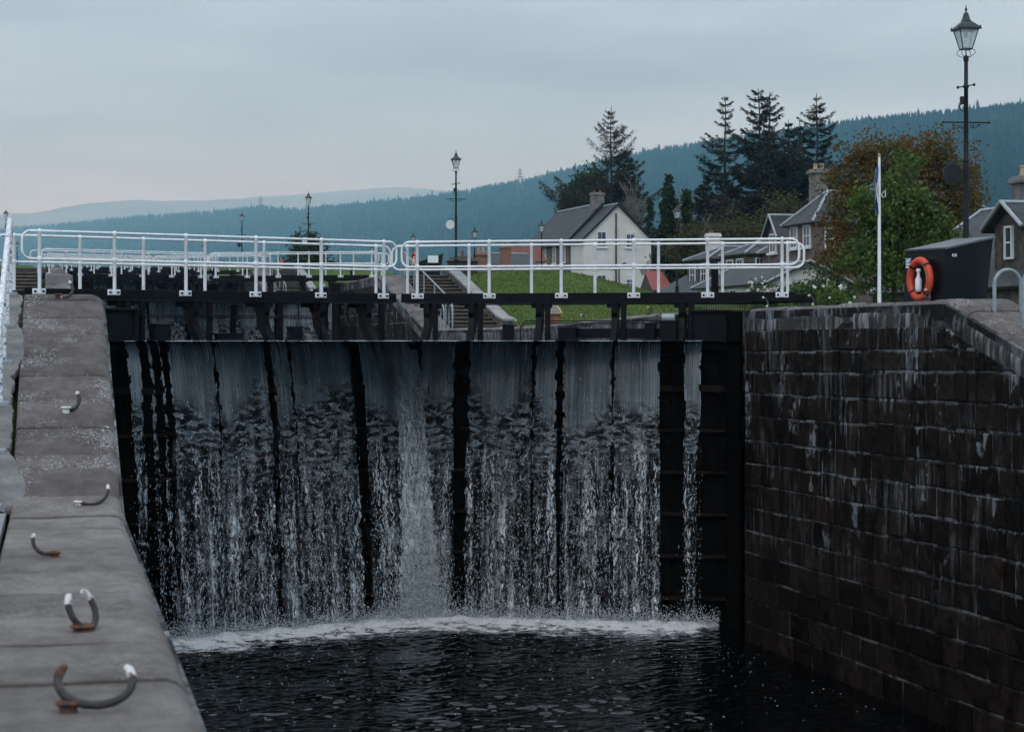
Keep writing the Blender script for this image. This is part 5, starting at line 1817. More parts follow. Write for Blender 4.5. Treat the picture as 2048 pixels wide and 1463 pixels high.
# ------------------------------------------------------------------ flagpole and flag
p0 = at(1758.5, 592, 52.0)
fz = P(p0.y) - 0.05
top_z = hz(309, 52.0)
fp = thing('flagpole', 'slim white flagpole standing behind the right lock wall', 'flagpole', (p0.x, p0.y, fz))
MB().lathe((p0.x, p0.y, 0), [(0.052, fz), (0.046, fz + 1.5), (0.034, top_z - 0.12), (0.030, top_z - 0.06)], 10).build('pole', M['white'], fp, smooth='auto')
MB().lathe((p0.x, p0.y, top_z - 0.06), [(0.02, 0), (0.045, 0.03), (0.03, 0.07), (0.004, 0.10)], 10).build('finial', M['cream_pot'], fp, smooth='auto')
hk = at(1764, 388, 51.9)
MB().tube([hk, hk + Vector((0.09, 0, 0.10)), hk + Vector((0.10, 0, -0.06)), hk + Vector((0.02, 0, -0.09)), hk + Vector((-0.02, 0, 0.0))], 0.012, 5).build('rope_coil', M['signwhite'], fp, smooth=True)
vs, fs = [], []
nx, nz_ = 12, 26
vtop, vbot = hz(326, 52.0), hz(424, 52.0)
for i in range(nx + 1):
    for j in range(nz_ + 1):
        f = i / nx
        t_ = j / nz_
        z = vtop + (vbot - vtop) * t_ - 0.16 * f * (1 - 0.3 * t_)
        along = 0.012 + 0.12 * f * (0.45 + 0.55 * math.sin(math.pi * min(1, t_ * 0.75 + 0.12)))
        fold = 0.075 * math.sin(f * 9.0 + t_ * 2.0) * min(1, f * 3)
        vs.append((p0.x - along * CS + fold * SN, p0.y + along * SN + fold * CS, z))
for i in range(nx):
    for j in range(nz_):
        fs.append((i * (nz_ + 1) + j, i * (nz_ + 1) + j + 1, (i + 1) * (nz_ + 1) + j + 1, (i + 1) * (nz_ + 1) + j))
mbf = MB()
for k, f in enumerate(fs):
    i, j = divmod(k, nz_)
    a = i / nx
    b = j / nz_
    mbf.mi = 1 if (abs(a - b) < 0.09 or abs(a - (1 - b)) < 0.09) else 0
    mbf.f.append(f); mbf.m.append(mbf.mi)
mbf.v = vs
fl = mbf.build('flag', [M['flagblue'], M['signwhite']], None, smooth=True, loc=(p0.x, p0.y, vbot))
sol = fl.modifiers.new('thickness', 'SOLIDIFY'); sol.thickness = 0.004
tag(fl, 'limp blue flag with white diagonal cross hanging on the flagpole', 'flag')

# ------------------------------------------------------------------ stairs beside the upper ramps
def stairs(k, side, label, nstep=15, wallside=True):
    toe = CREST + (k + 1) * PER - 10.5
    crest = CREST + (k + 1) * PER
    if side > 0: xa, xb = XR + COPW + 0.12, XR + COPW + 1.80
    else: xa, xb = XL - COPW - 2.35, XL - COPW - 0.12
    g = thing('stairs', label, 'stairs', ((xa + xb) / 2, toe, P(toe) - 0.1), 'stone stairs beside the lock ramps')
    dy = (crest - toe) / nstep
    rise = (P(crest) - P(toe)) / nstep
    for i in range(nstep):
        y0 = toe + i * dy
        zt = P(toe) + (i + 1) * rise
        mb = MB()
        mb.bevbox(((xa + xb) / 2, y0 + dy / 2 + 0.10, zt - 0.03), (xb - xa, dy + 0.20, 0.06), 0.012)
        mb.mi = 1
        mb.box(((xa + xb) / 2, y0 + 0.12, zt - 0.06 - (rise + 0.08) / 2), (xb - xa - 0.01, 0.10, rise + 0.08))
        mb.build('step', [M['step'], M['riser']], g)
    if wallside and side > 0:
        w_ = thing('stair_wall', 'low rubble wall with pale sloping slabs beside the ' + label.split(' beside')[0], 'wall', (xb + 0.2, toe, P(toe)))
        poly = [(xb + 0.02, toe - 0.5, P(toe) - 0.6), (xb + 0.02, toe - 0.5, P(toe) + 0.28), (xb + 0.02, toe, P(toe) + 0.30), (xb + 0.02, crest, P(crest) + 0.30), (xb + 0.02, crest + 0.8, P(crest) + 0.30), (xb + 0.02, crest + 0.8, P(crest) - 0.6)]
        MB().prism(poly, (0.34, 0, 0)).build('wall_core', M['mortar'], w_)
        rr2 = random.Random(5 + k)
        # rubble stones on the stair side
        y = toe - 0.4
        while y < crest + 0.6:
            wd = rr2.uniform(0.3, 0.6)
            zb = P(y) - 0.05
            z = zb
            while z < P(y) + 0.26:
                h_ = rr2.uniform(0.09, 0.16)
                z2 = min(z + h_, P(y) + 0.27)
                if z2 - z > 0.03:
                    MB().bevbox((xb + 0.02, y + wd / 2, (z + z2) / 2), (0.05 + rr2.uniform(0, 0.02), wd - 0.02, z2 - z - 0.015), 0.008).build('stone', M['rubble'], w_)
                z = z2
            y += wd
        y = toe - 0.55
        while y < crest + 0.7:
            y2 = min(y + 1.15, crest + 0.8)
            z0, z1 = max(P(y), P(toe)) + 0.30, max(P(y2), P(toe)) + 0.30
            MB().slab((xb - 0.02, y + 0.008, z0 + 0.07), (xb + 0.44, y + 0.008, z0 + 0.07), (xb + 0.44, y2 - 0.008, z1 + 0.07), (xb - 0.02, y2 - 0.008, z1 + 0.07), 0.08).build('coping_slab', M['slabgrey'], w_)
            y = y2
    return g
stairs(0, 1, 'worn stone stairs beside the second lock, right side')
stairs(1, 1, 'distant stone stairs beside the third lock, right side')
stairs(0, -1, 'brown steps beside the second lock at the far left')
stairs(1, -1, 'distant brown steps beside the third lock at the far left', wallside=False)
def galv_rail(k, label):
    toe = CREST + (k + 1) * PER - 10.5
    crest = CREST + (k + 1) * PER
    x = XR + COPW + 0.06
    g = thing('handrail', label, 'handrail', (x, toe, P(toe)), 'handrails beside the lock ramps')
    hgt = 0.95
    pts = [(x, toe + 0.2, P(toe) - 0.05), (x, toe + 0.2, P(toe) + hgt - 0.15), (x, toe + 0.32, P(toe) + hgt + 0.02)] + [(x, y, P(y) + hgt) for y in np.linspace(toe + 0.8, crest, 8)] + [(x, crest + 0.5, P(crest) + hgt - 0.1), (x, crest + 0.6, P(crest))]
    MB().tube(pts, 0.028, 8).build('rail', M['galv'], g, smooth='auto')
    for i in range(5):
        y = toe + 1.5 + i * (crest - toe - 1.6) / 4
        MB().tube([(x, y, P(y) - 0.1), (x, y, P(y) + hgt)], 0.026, 8).build('post', M['galv'], g, smooth='auto')
    return g
galv_rail(0, 'grey galvanised handrail down the second lock stairs')
galv_rail(1, 'distant galvanised handrail down the third lock stairs')
# hoops at the ladder head by the second stairs, and on the near right wall
def hoop(x, y, z, label, w_=0.36, h_=0.95, axis='x', r=0.026, extra=0.25):
    g = thing('ladder_hoop', label, 'grab rail', (x, y, z), 'galvanised ladder hoops')
    for d_ in (0.0, extra):
        pts = []
        for a in np.linspace(0, math.pi, 11):
            o_ = -math.cos(a) * w_ / 2
            pts.append((o_, h_ - w_ / 2 + math.sin(a) * w_ / 2))
        pts = [(-w_ / 2, -0.1)] + pts + [(w_ / 2, -0.1)]
        if axis == 'x':
            P3 = [(x + a, y + d_, z + b) for a, b in pts]
        else:
            P3 = [(x + d_, y + a, z + b) for a, b in pts]
        MB().tube(P3, r, 8).build('hoop', M['galv'], g, smooth='auto')
    return g
hoop(XR + 0.55, 69.6, P(69.6), 'pair of galvanised ladder hoops at the foot of the second stairs', 0.62, 0.85, 'y', 0.024, 0.3)
q = at(2046, 582, 28.2)
hoop(q.x + 0.22, q.y, P(q.y), 'galvanised hoop rail at the right edge of the picture', 0.42, 0.84, 'x', 0.030, 0.9)

# plinth with a tilted information panel on the grass
p = at(1098, 648, 62.0)
g = thing('information_plinth', 'stone plinth with tilted dark information panel below the grass slope', 'plinth', (p.x, p.y, H_right(p.x, p.y)))
zg = H_right(p.x, p.y)
MB().bevbox((p.x, p.y, zg + 0.35), (0.62, 0.5, 0.9), 0.02).build('plinth_base', M['brick'], g)
MB().slab((p.x - 0.36, p.y - 0.34, zg + 0.80), (p.x + 0.36, p.y - 0.34, zg + 0.80), (p.x + 0.36, p.y + 0.26, zg + 1.04), (p.x - 0.36, p.y + 0.26, zg + 1.04), 0.05).build('panel_frame', M['cream_pot'], g)
MB().slab((p.x - 0.29, p.y - 0.28, zg + 0.836), (p.x + 0.29, p.y - 0.28, zg + 0.836), (p.x + 0.29, p.y + 0.20, zg + 1.028), (p.x - 0.29, p.y + 0.20, zg + 1.028), 0.01).build('panel', M['pane'], g)

# iron railings behind the gate at right
def iron_fence(ua, ub, z, vtop, label, n):
    a, b = at(ua, vtop, z), at(ub, vtop, z)
    g = thing('iron_fence', label, 'fence', (a.x, a.y, a.z - 1.0), None)
    for k in range(n):
        q = a.lerp(b, k / (n - 1))
        MB().box((q.x, q.y, q.z - 0.5), (0.022, 0.022, 1.0)).build('bar', M['iron'], g)
    for dz in (-0.08, -0.9):
        MB().tube([a + Vector((0, 0, dz)), b + Vector((0, 0, dz))], 0.02, 5).build('rail', M['iron'], g)
iron_fence(1378, 1492, 62, 602, 'black iron railing seen under the right end of the gate walkway', 34)
q = at(1606, 560, 43.0)
mb = MB()
mb.lathe((q.x, q.y, P(q.y) - 0.05), [(0.075, 0), (0.075, 0.30), (0.06, 0.34), (0.02, 0.36)], 10)
tag(mb.build('bollard', M['iron'], None, smooth='auto', loc=(q.x, q.y, P(q.y) - 0.05)), 'short black post at the right end of the gate walkway', 'bollard')

# ------------------------------------------------------------------ houses
UP = Vector((0, 0, 1))
def roof_plane(parent, a, b, c, d, th=0.10, mat=None, name='roof'):
    """slated slope: a b along the eave, d c along the ridge; carries slate coordinates"""
    a, b, c, d = map(Vector, (a, b, c, d))
    mb = MB()
    mb.slab(a, b, c, d, th)
    o = mb.build(name, mat or M['slate'], parent)
    e = (b - a).normalized()
    s_ = ((d - a) - e * (d - a).dot(e)).normalized()
    o0 = _org(parent)
    l = o.data.uv_layers.new(name='UVMap')
    k = rng.uniform(0, 5)
    for lp in o.data.loops:
        q = o.data.vertices[lp.vertex_index].co + o0 - a
        l.data[lp.index].uv = (q.dot(e) + k, q.dot(s_))
    return o
def tri_roof(parent, a, b, c, th=0.1, name='roof'):
    return roof_plane(parent, a, b, Vector(c) + (Vector(b) - Vector(a)).normalized() * 0.01, Vector(c) - (Vector(b) - Vector(a)).normalized() * 0.01, th, None, name)
def flash(parent, a, b, r=0.05, name='lead_ridge', mat=None):
    return MB().tube([a, b], r, 6).build(name, mat or M['lead'], parent, smooth='auto')
def window(parent, c, n, w_, h_, bars=(1, 1), sill=True, sash=True, blind=0.0):
    """sash window facing n: white frame (part) with pane and sill as sub-parts, set in a dark reveal"""
    n = Vector(n).normalized()
    e = UP.cross(n).normalized()
    c = Vector(c)
    mb = MB()
    t_ = 0.065
    for s_ in (-1, 1):
        mb.box(c + e * (s_ * (w_ / 2 - t_ / 2)) + n * 0.02, (t_, 0.09, h_), ex=e, ey=n)
        mb.box(c + UP * (s_ * (h_ / 2 - t_ / 2)) + n * 0.02, (w_ - 2 * t_, 0.09, t_), ex=e, ey=n)
    for k in range(bars[0]):
        x = -w_ / 2 + w_ * (k + 1) / (bars[0] + 1)
        mb.box(c + e * x + n * 0.012, (0.035, 0.06, h_ - 2 * t_), ex=e, ey=n)
    for k in range(bars[1]):
        z = -h_ / 2 + h_ * (k + 1) / (bars[1] + 1)
        mb.box(c + UP * z + n * 0.014, (w_ - 2 * t_, 0.07, 0.05), ex=e, ey=n)
    o = mb.build('window', M['winwhite'], parent)
    MB().box(c - n * 0.0, (w_ - 2 * t_, 0.05, h_ - 2 * t_), ex=e, ey=n).build('pane', M['pane'], o)
    if sill:
        MB().box(c - UP * (h_ / 2 + 0.06) + n * 0.07, (w_ + 0.25, 0.2, 0.12), ex=e, ey=n).build('sill', M['winwhite'], o)
    if blind:
        MB().box(c + UP * (h_ * (0.5 - blind / 2)) - UP * t_ + n * 0.028, (w_ - 2 * t_ - 0.04, 0.004, h_ * blind), ex=e, ey=n).build('blind', M['discwhite'], o)
    return o
def chimney(parent, c, sx, sy, h_, mat, pots=(), potmat=None, ez=0.0, cap=0.12, name='chimney'):
    c = Vector(c)
    mb = MB()
    ex_ = Vector((math.cos(ez), math.sin(ez), 0)); ey_ = Vector((-math.sin(ez), math.cos(ez), 0))
    mb.bevbox(c + UP * (h_ / 2), (sx, sy, h_), 0.02, ex_, ey_)
    mb.bevbox(c + UP * (h_ + 0.06), (sx + cap * 2, sy + cap * 2, 0.14), 0.03, ex_, ey_)
    mb.bevbox(c + UP * (h_ + 0.17), (sx + cap, sy + cap, 0.10), 0.03, ex_, ey_)
    o = mb.build(name, mat, parent)
    for dx, ph in pots:
        q = c + ex_ * dx + UP * (h_ + 0.2)
        MB().lathe(q, [(0.13, 0), (0.12, ph * 0.2), (0.10, ph * 0.8), (0.125, ph * 0.84), (0.125, ph * 0.95), (0.09, ph)], 10).build('chimney_pot', potmat or M['cream_pot'], o, smooth='auto')
    return o
def gutter(parent, a, b):
    return MB().tube([a, b], 0.06, 6).build('gutter', M['iron'], parent, smooth='auto')

def white_house():
    Z = 190.0
    fl_ = at(1167, 0, Z)
    ax = Vector((-0.064, 0.998, 0)).normalized()             # ridge direction, going away
    rt = Vector((ax.y, -ax.x, 0))                            # to the right
    W, zg, ze, zr = 6.87, 3.6, 9.55, 12.85
    o = Vector((fl_.x, fl_.y, 0))
    h = thing('white_house', 'white harled two storey house with dark slate roof behind the grass slope', 'house', o + rt * (W / 2) + UP * zg)
    def q(x, y, z): return o + rt * x + ax * y + UP * z
    L1, L2 = 4.2, 19.0
    # front block, gable towards us
    poly = [q(0, 0, zg), q(W, 0, zg), q(W, 0, ze), q(W / 2, 0, zr - 0.1), q(0, 0, ze)]
    MB().prism(poly, ax * L1).build('wall', M['harl'], h)
    ov = 0.28
    dz = (zr - ze) / (W / 2)
    # roof slopes of the front block
    roof_plane(h, q(-ov, L1, ze - ov * dz), q(-ov, -0.22, ze - ov * dz), q(W / 2, -0.22, zr), q(W / 2, L1, zr))
    roof_plane(h, q(W + ov, -0.22, ze - ov * dz), q(W + ov, L1, ze - ov * dz), q(W / 2, L1, zr), q(W / 2, -0.22, zr))
    flash(h, q(W / 2, -0.25, zr + 0.05), q(W / 2, L1, zr + 0.05), 0.09, 'ridge_flashing')
    for s_ in (0, 1):
        a = q(-ov if s_ == 0 else W + ov, -0.27, ze - ov * dz - 0.12)
        b = q(W / 2, -0.27, zr - 0.12)
        MB().prism([a, b, b + UP * 0.26, a + UP * 0.26], ax * 0.06).build('barge_board', M['iron'], h)
    # rear stone block, a little wider and with its own barge line
    e = 0.3
    poly = [q(e * 0.2, L1, zg), q(W - e, L1, zg), q(W - e, L1, ze - 0.1), q(W / 2, L1, zr + 0.2), q(e * 0.2, L1, ze - 0.1)]
    MB().prism(poly, ax * (L2 - L1)).build('stone_wall', M['redstone'], h)
    zr2 = zr + 0.35
    roof_plane(h, q(-ov - 0.15, L2 + 0.2, ze - 0.25), q(-ov - 0.15, L1 - 0.15, ze - 0.25), q(W / 2, L1 - 0.15, zr2), q(W / 2, L2 + 0.2, zr2))
    roof_plane(h, q(W + ov, L1 - 0.15, ze - 0.25), q(W + ov, L2 + 0.2, ze - 0.25), q(W / 2, L2 + 0.2, zr2), q(W / 2, L1 - 0.15, zr2))
    flash(h, q(W / 2, L1 + 1.4, zr2 + 0.05), q(W / 2, L2, zr2 + 0.05), 0.09, 'ridge_flashing')
    a, b = q(-ov - 0.15, L1 - 0.2, ze - 0.36), q(W / 2, L1 - 0.2, zr2 - 0.1)
    MB().prism([a, b, b + UP * 0.24, a + UP * 0.24], ax * 0.06).build('barge_board', M['iron'], h)
    gutter(h, q(-ov - 0.2, L1 - 0.1, ze - 0.38), q(-ov - 0.2, L2, ze - 0.38))
    gutter(h, q(-ov - 0.05, -0.1, ze - 0.38), q(-ov - 0.05, L1, ze - 0.38))
    chimney(h, q(W / 2 - 0.3, L1 + 0.9, zr2 - 0.9), 1.25, 0.8, 1.75, M['greystone'], ((-0.3, 0.25), (0.3, 0.3)), M['red_pot'])
    # gable windows
    for x, z, bl in ((W * 0.265, ze - 0.10, 0.0), (W * 0.69, ze - 0.10, 0.12), (W * 0.265, 5.3, 0.0), (W * 0.69, 5.3, 0.25)):
        window(h, q(x, -0.02, z), -ax, 0.92, 1.5, (1, 1), blind=bl)
    # soil pipe and branches
    MB().tube([q(W * 0.475, -0.10, zg), q(W * 0.475, -0.10, zr - 0.9)], 0.075, 8).build('soil_pipe', M['iron'], h, smooth='auto')
    MB().tube([q(W * 0.34, -0.08, 7.0), q(W * 0.41, -0.08, 6.65), q(W * 0.475, -0.10, 6.6)], 0.06, 6).build('soil_pipe', M['iron'], h, smooth='auto')
    MB().tube([q(W * 0.52, -0.08, zg), q(W * 0.52, -0.08, 6.9), q(W * 0.62, -0.08, 7.25)], 0.06, 6).build('soil_pipe', M['iron'], h, smooth='auto')
    MB().tube([q(W * 0.17, -0.08, zg), q(W * 0.17, -0.08, 6.8)], 0.045, 6).build('soil_pipe', M['iron'], h, smooth='auto')
    MB().tube([q(-0.05, L1 - 0.25, zg), q(-0.05, L1 - 0.25, ze - 0.3)], 0.06, 6).build('soil_pipe', M['iron'], h, smooth='auto')
    n = 20
    cc = q(W * 0.89, -0.05, 6.55)
    MB().prism([cc + rt * (0.36 * math.cos(2 * math.pi * k / n)) + UP * (0.40 * math.sin(2 * math.pi * k / n)) for k in range(n)], -ax * 0.08).build('satellite_dish', M['greystone'], h)
    # windows of the stone flank
    for y in (6.2, 9.2, 12.4, 15.4):
        window(h, q(e * 0.2 - 0.02, y, 8.3), -rt, 0.95, 1.7, (1, 1))
    return h
white_house()

def red_shed():
    Z = 128.0
    a = at(1306, 578, Z)
    h = thing('shed', 'small shed with red corrugated roof at the right of the white house', 'shed', (a.x, a.y, 1.8))
    def q(x, y, z): return Vector((a.x + x, a.y + y, z))
    z0, z1 = hz(577, Z), hz(540, Z)
    poly = [q(0, 0, 1.8), q(0, 3, 1.8), q(0, 3, z0), q(0, 1.5, z1), q(0, 0, z0)]
    MB().prism(poly, (1.2, 0, 0)).build('wall', M['bark'], h)
    roof_plane(h, q(-0.1, -0.2, z0 - 0.1), q(1.4, -0.2, z0 - 0.1), q(0.95, 1.5, z1), q(-0.1, 1.5, z1), 0.06, M['redtin'])
    for k in range(9):
        f = k / 8
        flash(h, q(-0.1 + 1.5 * f, -0.22, z0 - 0.08), q(-0.1 + 1.05 * f, 1.5, z1 + 0.02), 0.015, 'roof_rib', M['redtin'])
red_shed()

def gable_block(h, x0, x1, y0, y1, zg, ze, zr, ridge='y', wall='redstone', ov=0.25, hip=(False, False)):
    """plain roofed block on the axes; ridge along x or y; hip at low / high end"""
    if ridge == 'y':
        xm = (x0 + x1) / 2
        k0 = (y0 + (xm - x0) * 0.8) if hip[0] else y0 - ov
        k1 = (y1 - (xm - x0) * 0.8) if hip[1] else y1 + ov
        poly = [(x0, y0, zg), (x1, y0, zg), (x1, y0, ze)] + ([] if hip[0] else [(xm, y0, zr - 0.08)]) + [(x0, y0, ze)]
        if hip[0] != hip[1]:
            poly = [(x0, y0, zg), (x1, y0, zg), (x1, y0, ze), (x0, y0, ze)]
        MB().prism(poly, (0, y1 - y0, 0)).build('wall', M[wall], h)
        dz = (zr - ze) / (xm - x0) * ov
        A, B = (x0 - ov, y1 + ov, ze - dz), (x0 - ov, y0 - ov, ze - dz)
        C, D = (x1 + ov, y0 - ov, ze - dz), (x1 + ov, y1 + ov, ze - dz)
        R0, R1 = (xm, k0, zr), (xm, k1, zr)
        roof_plane(h, A, B, R0, R1)
        roof_plane(h, C, D, R1, R0)
        if hip[0]: tri_roof(h, B, C, R0)
        if hip[1]: tri_roof(h, D, A, R1)
        flash(h, R0, R1, 0.07)
        for on, p1, p2, rr in ((hip[0], B, C, R0), (hip[1], A, D, R1)):
            for q_ in (p1, p2):
                flash(h, Vector(q_) + UP * 0.03, Vector(rr) + UP * 0.03, 0.06, 'lead_hip')
    else:
        ym = (y0 + y1) / 2
        k0 = (x0 + (ym - y0) * 0.75) if hip[0] else x0 - ov
        k1 = (x1 - (ym - y0) * 0.75) if hip[1] else x1 + ov
        if hip[0]:
            poly = [(x0, y0, zg), (x0, y1, zg), (x0, y1, ze), (x0, y0, ze)]
        else:
            poly = [(x0, y0, zg), (x0, y1, zg), (x0, y1, ze), (x0, ym, zr - 0.08), (x0, y0, ze)]
        MB().prism(poly, (x1 - x0, 0, 0)).build('wall', M[wall], h)
        dz = (zr - ze) / (ym - y0) * ov
        A, B = (x0 - ov, y0 - ov, ze - dz), (x1 + ov, y0 - ov, ze - dz)
        C, D = (x1 + ov, y1 + ov, ze - dz), (x0 - ov, y1 + ov, ze - dz)
        R0, R1 = (k0, ym, zr), (k1, ym, zr)
        roof_plane(h, A, B, R1, R0)
        roof_plane(h, C, D, R0, R1)
        if hip[0]: tri_roof(h, D, A, R0)
        if hip[1]: tri_roof(h, B, C, R1)
        flash(h, R0, R1, 0.07)
        if hip[0]:
            for q_ in (A, D):
                flash(h, Vector(q_) + UP * 0.03, Vector(R0) + UP * 0.03, 0.07, 'lead_hip')
        else:
            for q_ in (A, D):
                flash(h, Vector(q_) + UP * 0.02, Vector(R0) + UP * 0.02, 0.06, 'barge_board', M['lead'])
WEST, SOUTH = Vector((-1, 0, 0)), Vector((0, -1, 0))
# sandstone villa with hipped bay and gabled dormer
hb = thing('stone_house', 'red sandstone house with hipped bay roof partly hidden by the copper tree', 'house', (41, 96, 1.0))
gable_block(hb, 37.6, 45.5, 90.0, 103.0, 0.8, 4.75, 7.0, 'y', 'redstone')
gable_block(hb, 36.5, 44.5, 92.3, 96.1, 0.8, 5.95, 7.42, 'x', 'redstone', 0.3, (True, False))
gable_block(hb, 36.9, 41.0, 98.4, 100.2, 0.8, 5.55, 6.50, 'x', 'redstone', 0.28)
for y, z, hh_ in ((95.2, 5.1, 1.1), (93.4, 5.1, 1.1), (95.2, 3.2, 1.3), (93.4, 3.2, 1.3)):
    window(hb, (36.48, y, z), WEST, 0.95, hh_, (1, 1))
window(hb, (36.88, 99.3, 5.0), WEST, 0.95, 1.0, (1, 1))
window(hb, (36.88, 99.3, 3.0), WEST, 0.95, 1.3, (1, 1))
window(hb, (37.2, 92.28, 4.9), SOUTH, 0.5, 1.1, (0, 1), False)
p = at(1637, 388, 106)
chimney(hb, (p.x, p.y, 6.3), 0.75, 0.9, hz(347, 106) - 6.3, M['greystone'], ((-0.18, 0.32), (0.18, 0.32)))
p = at(1545, 470, 112)
chimney(hb, (p.x, p.y, 4.0), 0.45, 0.5, hz(452, 112) - 4.0, M['harl'], ((0.0, 0.3),), M['red_pot'])
# lower lodge with two hipped bays
ha = thing('stone_lodge', 'low slate roofed lodge with two hipped dormer bays behind the gate rail', 'house', (41, 110, 1.5))
gable_block(ha, 37.8, 46, 103.4, 116.5, 1.5, 3.7, 5.6, 'y', 'redstone')
roof_plane(ha, (35.0, 117.0, 2.35), (35.0, 102.6, 2.35), (38.0, 102.6, 4.0), (38.0, 117.0, 4.0))
MB().bevbox((36.3, 109.8, 1.9), (2.2, 13.6, 0.95), 0.02).build('wall', M['harl'], ha)
for (ya, yb, ze, zr) in ((109.7, 114.0, 4.70, 5.42), (103.4, 107.3, 4.72, 5.42)):
    gable_block(ha, 36.9, 41, ya, yb, 1.5, ze, zr, 'x', 'rubble', 0.22, (True, False))
    window(ha, (36.88, ya + 1.1, ze - 0.95), WEST, 1.0, 1.25, (1, 1))
    window(ha, (36.88, yb - 1.1, ze - 0.95), WEST, 1.0, 1.25, (1, 1))
    window(ha, (37.6, ya - 0.02, ze - 0.85), SOUTH, 0.5, 1.1, (1, 1), False)
p = at(1426, 492, 121)
chimney(ha, (p.x, p.y, 4.6), 0.75, 0.7, hz(474, 121) - 4.6, M['harl'], ((-0.1, 0.2),), M['red_pot'], cap=0.06)
# low white-walled outbuilding in front
ho = thing('outbuilding', 'low white outbuilding with dark roof edge behind the rose bushes', 'house', (33, 92, 0.9))
gable_block(ho, 33.2, 37.2, 90, 101.0, 0.8, 2.75, 3.7, 'y', 'harl', 0.25)
window(ho, (33.9, 89.98, 2.0), SOUTH, 0.8, 0.9, (1, 0))
window(ho, (36.0, 89.98, 2.0), SOUTH, 1.0, 0.9, (1, 0))
for y in (92, 95, 98):
    window(ho, (33.18, y, 2.0), WEST, 1.0, 0.9, (1, 0))
# house at the right edge with slate hung dormer
hc = thing('slate_house', 'slate hung dormer and steep roof of the house at the right edge', 'house', (30, 56, 0.0))
gable_block(hc, 27.3, 35.0, 51.0, 63.0, -0.3, 1.75, 4.4, 'y', 'rubble', 0.35)
gable_block(hc, 27.75, 31.5, 53.6, 55.6, 1.2, 3.45, 4.06, 'x', 'rubble', 0.30)
roof_plane(hc, (27.8, 53.57, 1.9), (31.5, 53.57, 1.9), (31.5, 53.55, 3.45), (27.8, 53.55, 3.45), 0.03, None, 'slate_cheek')
window(hc, (27.73, 54.6, 2.85), WEST, 0.5, 1.0, (0, 1), False)
gable_block(hc, 26.7, 29.5, 49.4, 51.2, -0.3, 0.95, 1.75, 'x', 'harl', 0.25)
p = at(2050, 420, 66)
chimney(hc, (p.x + 0.1, p.y, 3.0), 0.75, 0.9, hz(366, 66) - 3.0, M['greystone'], ((-0.18, 0.38), (0.18, 0.38)))
# grey gabled house half hidden behind the copper tree
hd = thing('grey_house', 'large grey gabled house half hidden behind the copper tree', 'house', (48, 100, 1.5))
p = at(1890, 383, 112)
gable_block(hd, p.x - 4.5, p.x + 4.5, p.y, p.y + 12, 1.0, hz(448, 112), hz(380, 112), 'y', 'greystone', 0.3)
gable_block(hd, p.x + 2.0, p.x + 9.5, p.y + 2, p.y + 10, 1.0, hz(436, 112), hz(404, 112), 'x', 'greystone', 0.3)
# roofs over the crest of the grass, left of the white house
he = thing('cottage', 'grey roofed cottage with brick chimneys showing over the grass crest', 'house', (34, 150, 2.5))
p1_ = at(985, 505, 160)
p2_ = at(1062, 505, 160)
gable_block(he, p1_.x, p2_.x + 0.6, p1_.y, p1_.y + 8, 2.5, hz(528, 160), hz(502, 160), 'x', 'greystone', 0.2)
p = at(962, 525, 156)
chimney(he, (p.x, p.y, hz(540, 156)), 0.95, 0.8, hz(511, 156) - hz(540, 156), M['brick'], ((-0.2, 0.55), (0.2, 0.55)), M['cream_pot'], cap=0.1)
p = at(1011, 520, 156)
chimney(he, (p.x, p.y, hz(535, 156)), 0.75, 0.7, hz(497, 156) - hz(535, 156), M['brick'], ((0.0, 0.25),), M['red_pot'], cap=0.08)
hf = thing('cottage', 'red roofed cottage peeping out beside the stone flank of the white house', 'house', (42, 170, 3))
p1_ = at(1040, 505, 176)
gable_block(hf, p1_.x - 0.4, p1_.x + 2.2, p1_.y, p1_.y + 5, 2.8, hz(520, 176), hz(487, 176), 'x', 'harl', 0.2)
for c_ in hf.children:
    if c_.name.startswith('roof'):
        c_.data.materials.clear(); c_.data.materials.append(M['redtile'])
hg = thing('hut', 'small dark roofed hut with a red chimney pot above the stair wall', 'hut', (25, 120, 2.8))
p1_ = at(925, 524, 128)
MB().lathe((p1_.x, p1_.y, 0), [(1.0, hz(560, 128)), (1.0, hz(524, 128)), (1.12, hz(523, 128)), (0.75, hz(515, 128)), (0.2, hz(511, 128)), (0.05, hz(510, 128))], 14).build('round_hut', M['riser'], hg, smooth='auto')
MB().lathe((p1_.x, p1_.y, hz(512, 128)), [(0.12, 0), (0.10, 0.25), (0.13, 0.28), (0.10, 0.36)], 10).build('chimney_pot', M['red_pot'], hg, smooth='auto')
# distant pylons on the hills
def pylon(u, vtop, vbot, z, label):
    a, b = at(u, vtop, z), at(u, vbot, z)
    H_ = a.z - b.z
    g = thing('pylon', label, 'pylon', b)
    mb = MB()
    w0, w1 = H_ * 0.11, H_ * 0.02
    for sx_, sy_ in ((-1, -1), (1, -1), (1, 1), (-1, 1)):
        mb.tube([b + Vector((sx_ * w0, sy_ * w0, 0)), a + Vector((sx_ * w1, sy_ * w1, 0))], H_ * 0.010, 4)
    for k in range(6):
        t0, t1 = k / 6, (k + 1) / 6
        for s_ in (-1, 1):
            wA, wB = w0 + (w1 - w0) * t0, w0 + (w1 - w0) * t1
            mb.tube([b + Vector((s_ * wA, -wA, H_ * t0)), b + Vector((-s_ * wB, -wB, H_ * t1))], H_ * 0.006, 4)
    mb.build('tower', M['galv'], g)
    for f, l in ((0.62, 0.22), (0.76, 0.19), (0.9, 0.14)):
        MB().tube([b + Vector((-l * H_ * CS, l * H_ * SN, H_ * f)), b + Vector((l * H_ * CS, -l * H_ * SN, H_ * f))], H_ * 0.010, 4).build('cross_arm', M['galv'], g)
pylon(1040, 337, 380, 2150, 'lattice pylon standing above the tree line near the middle')
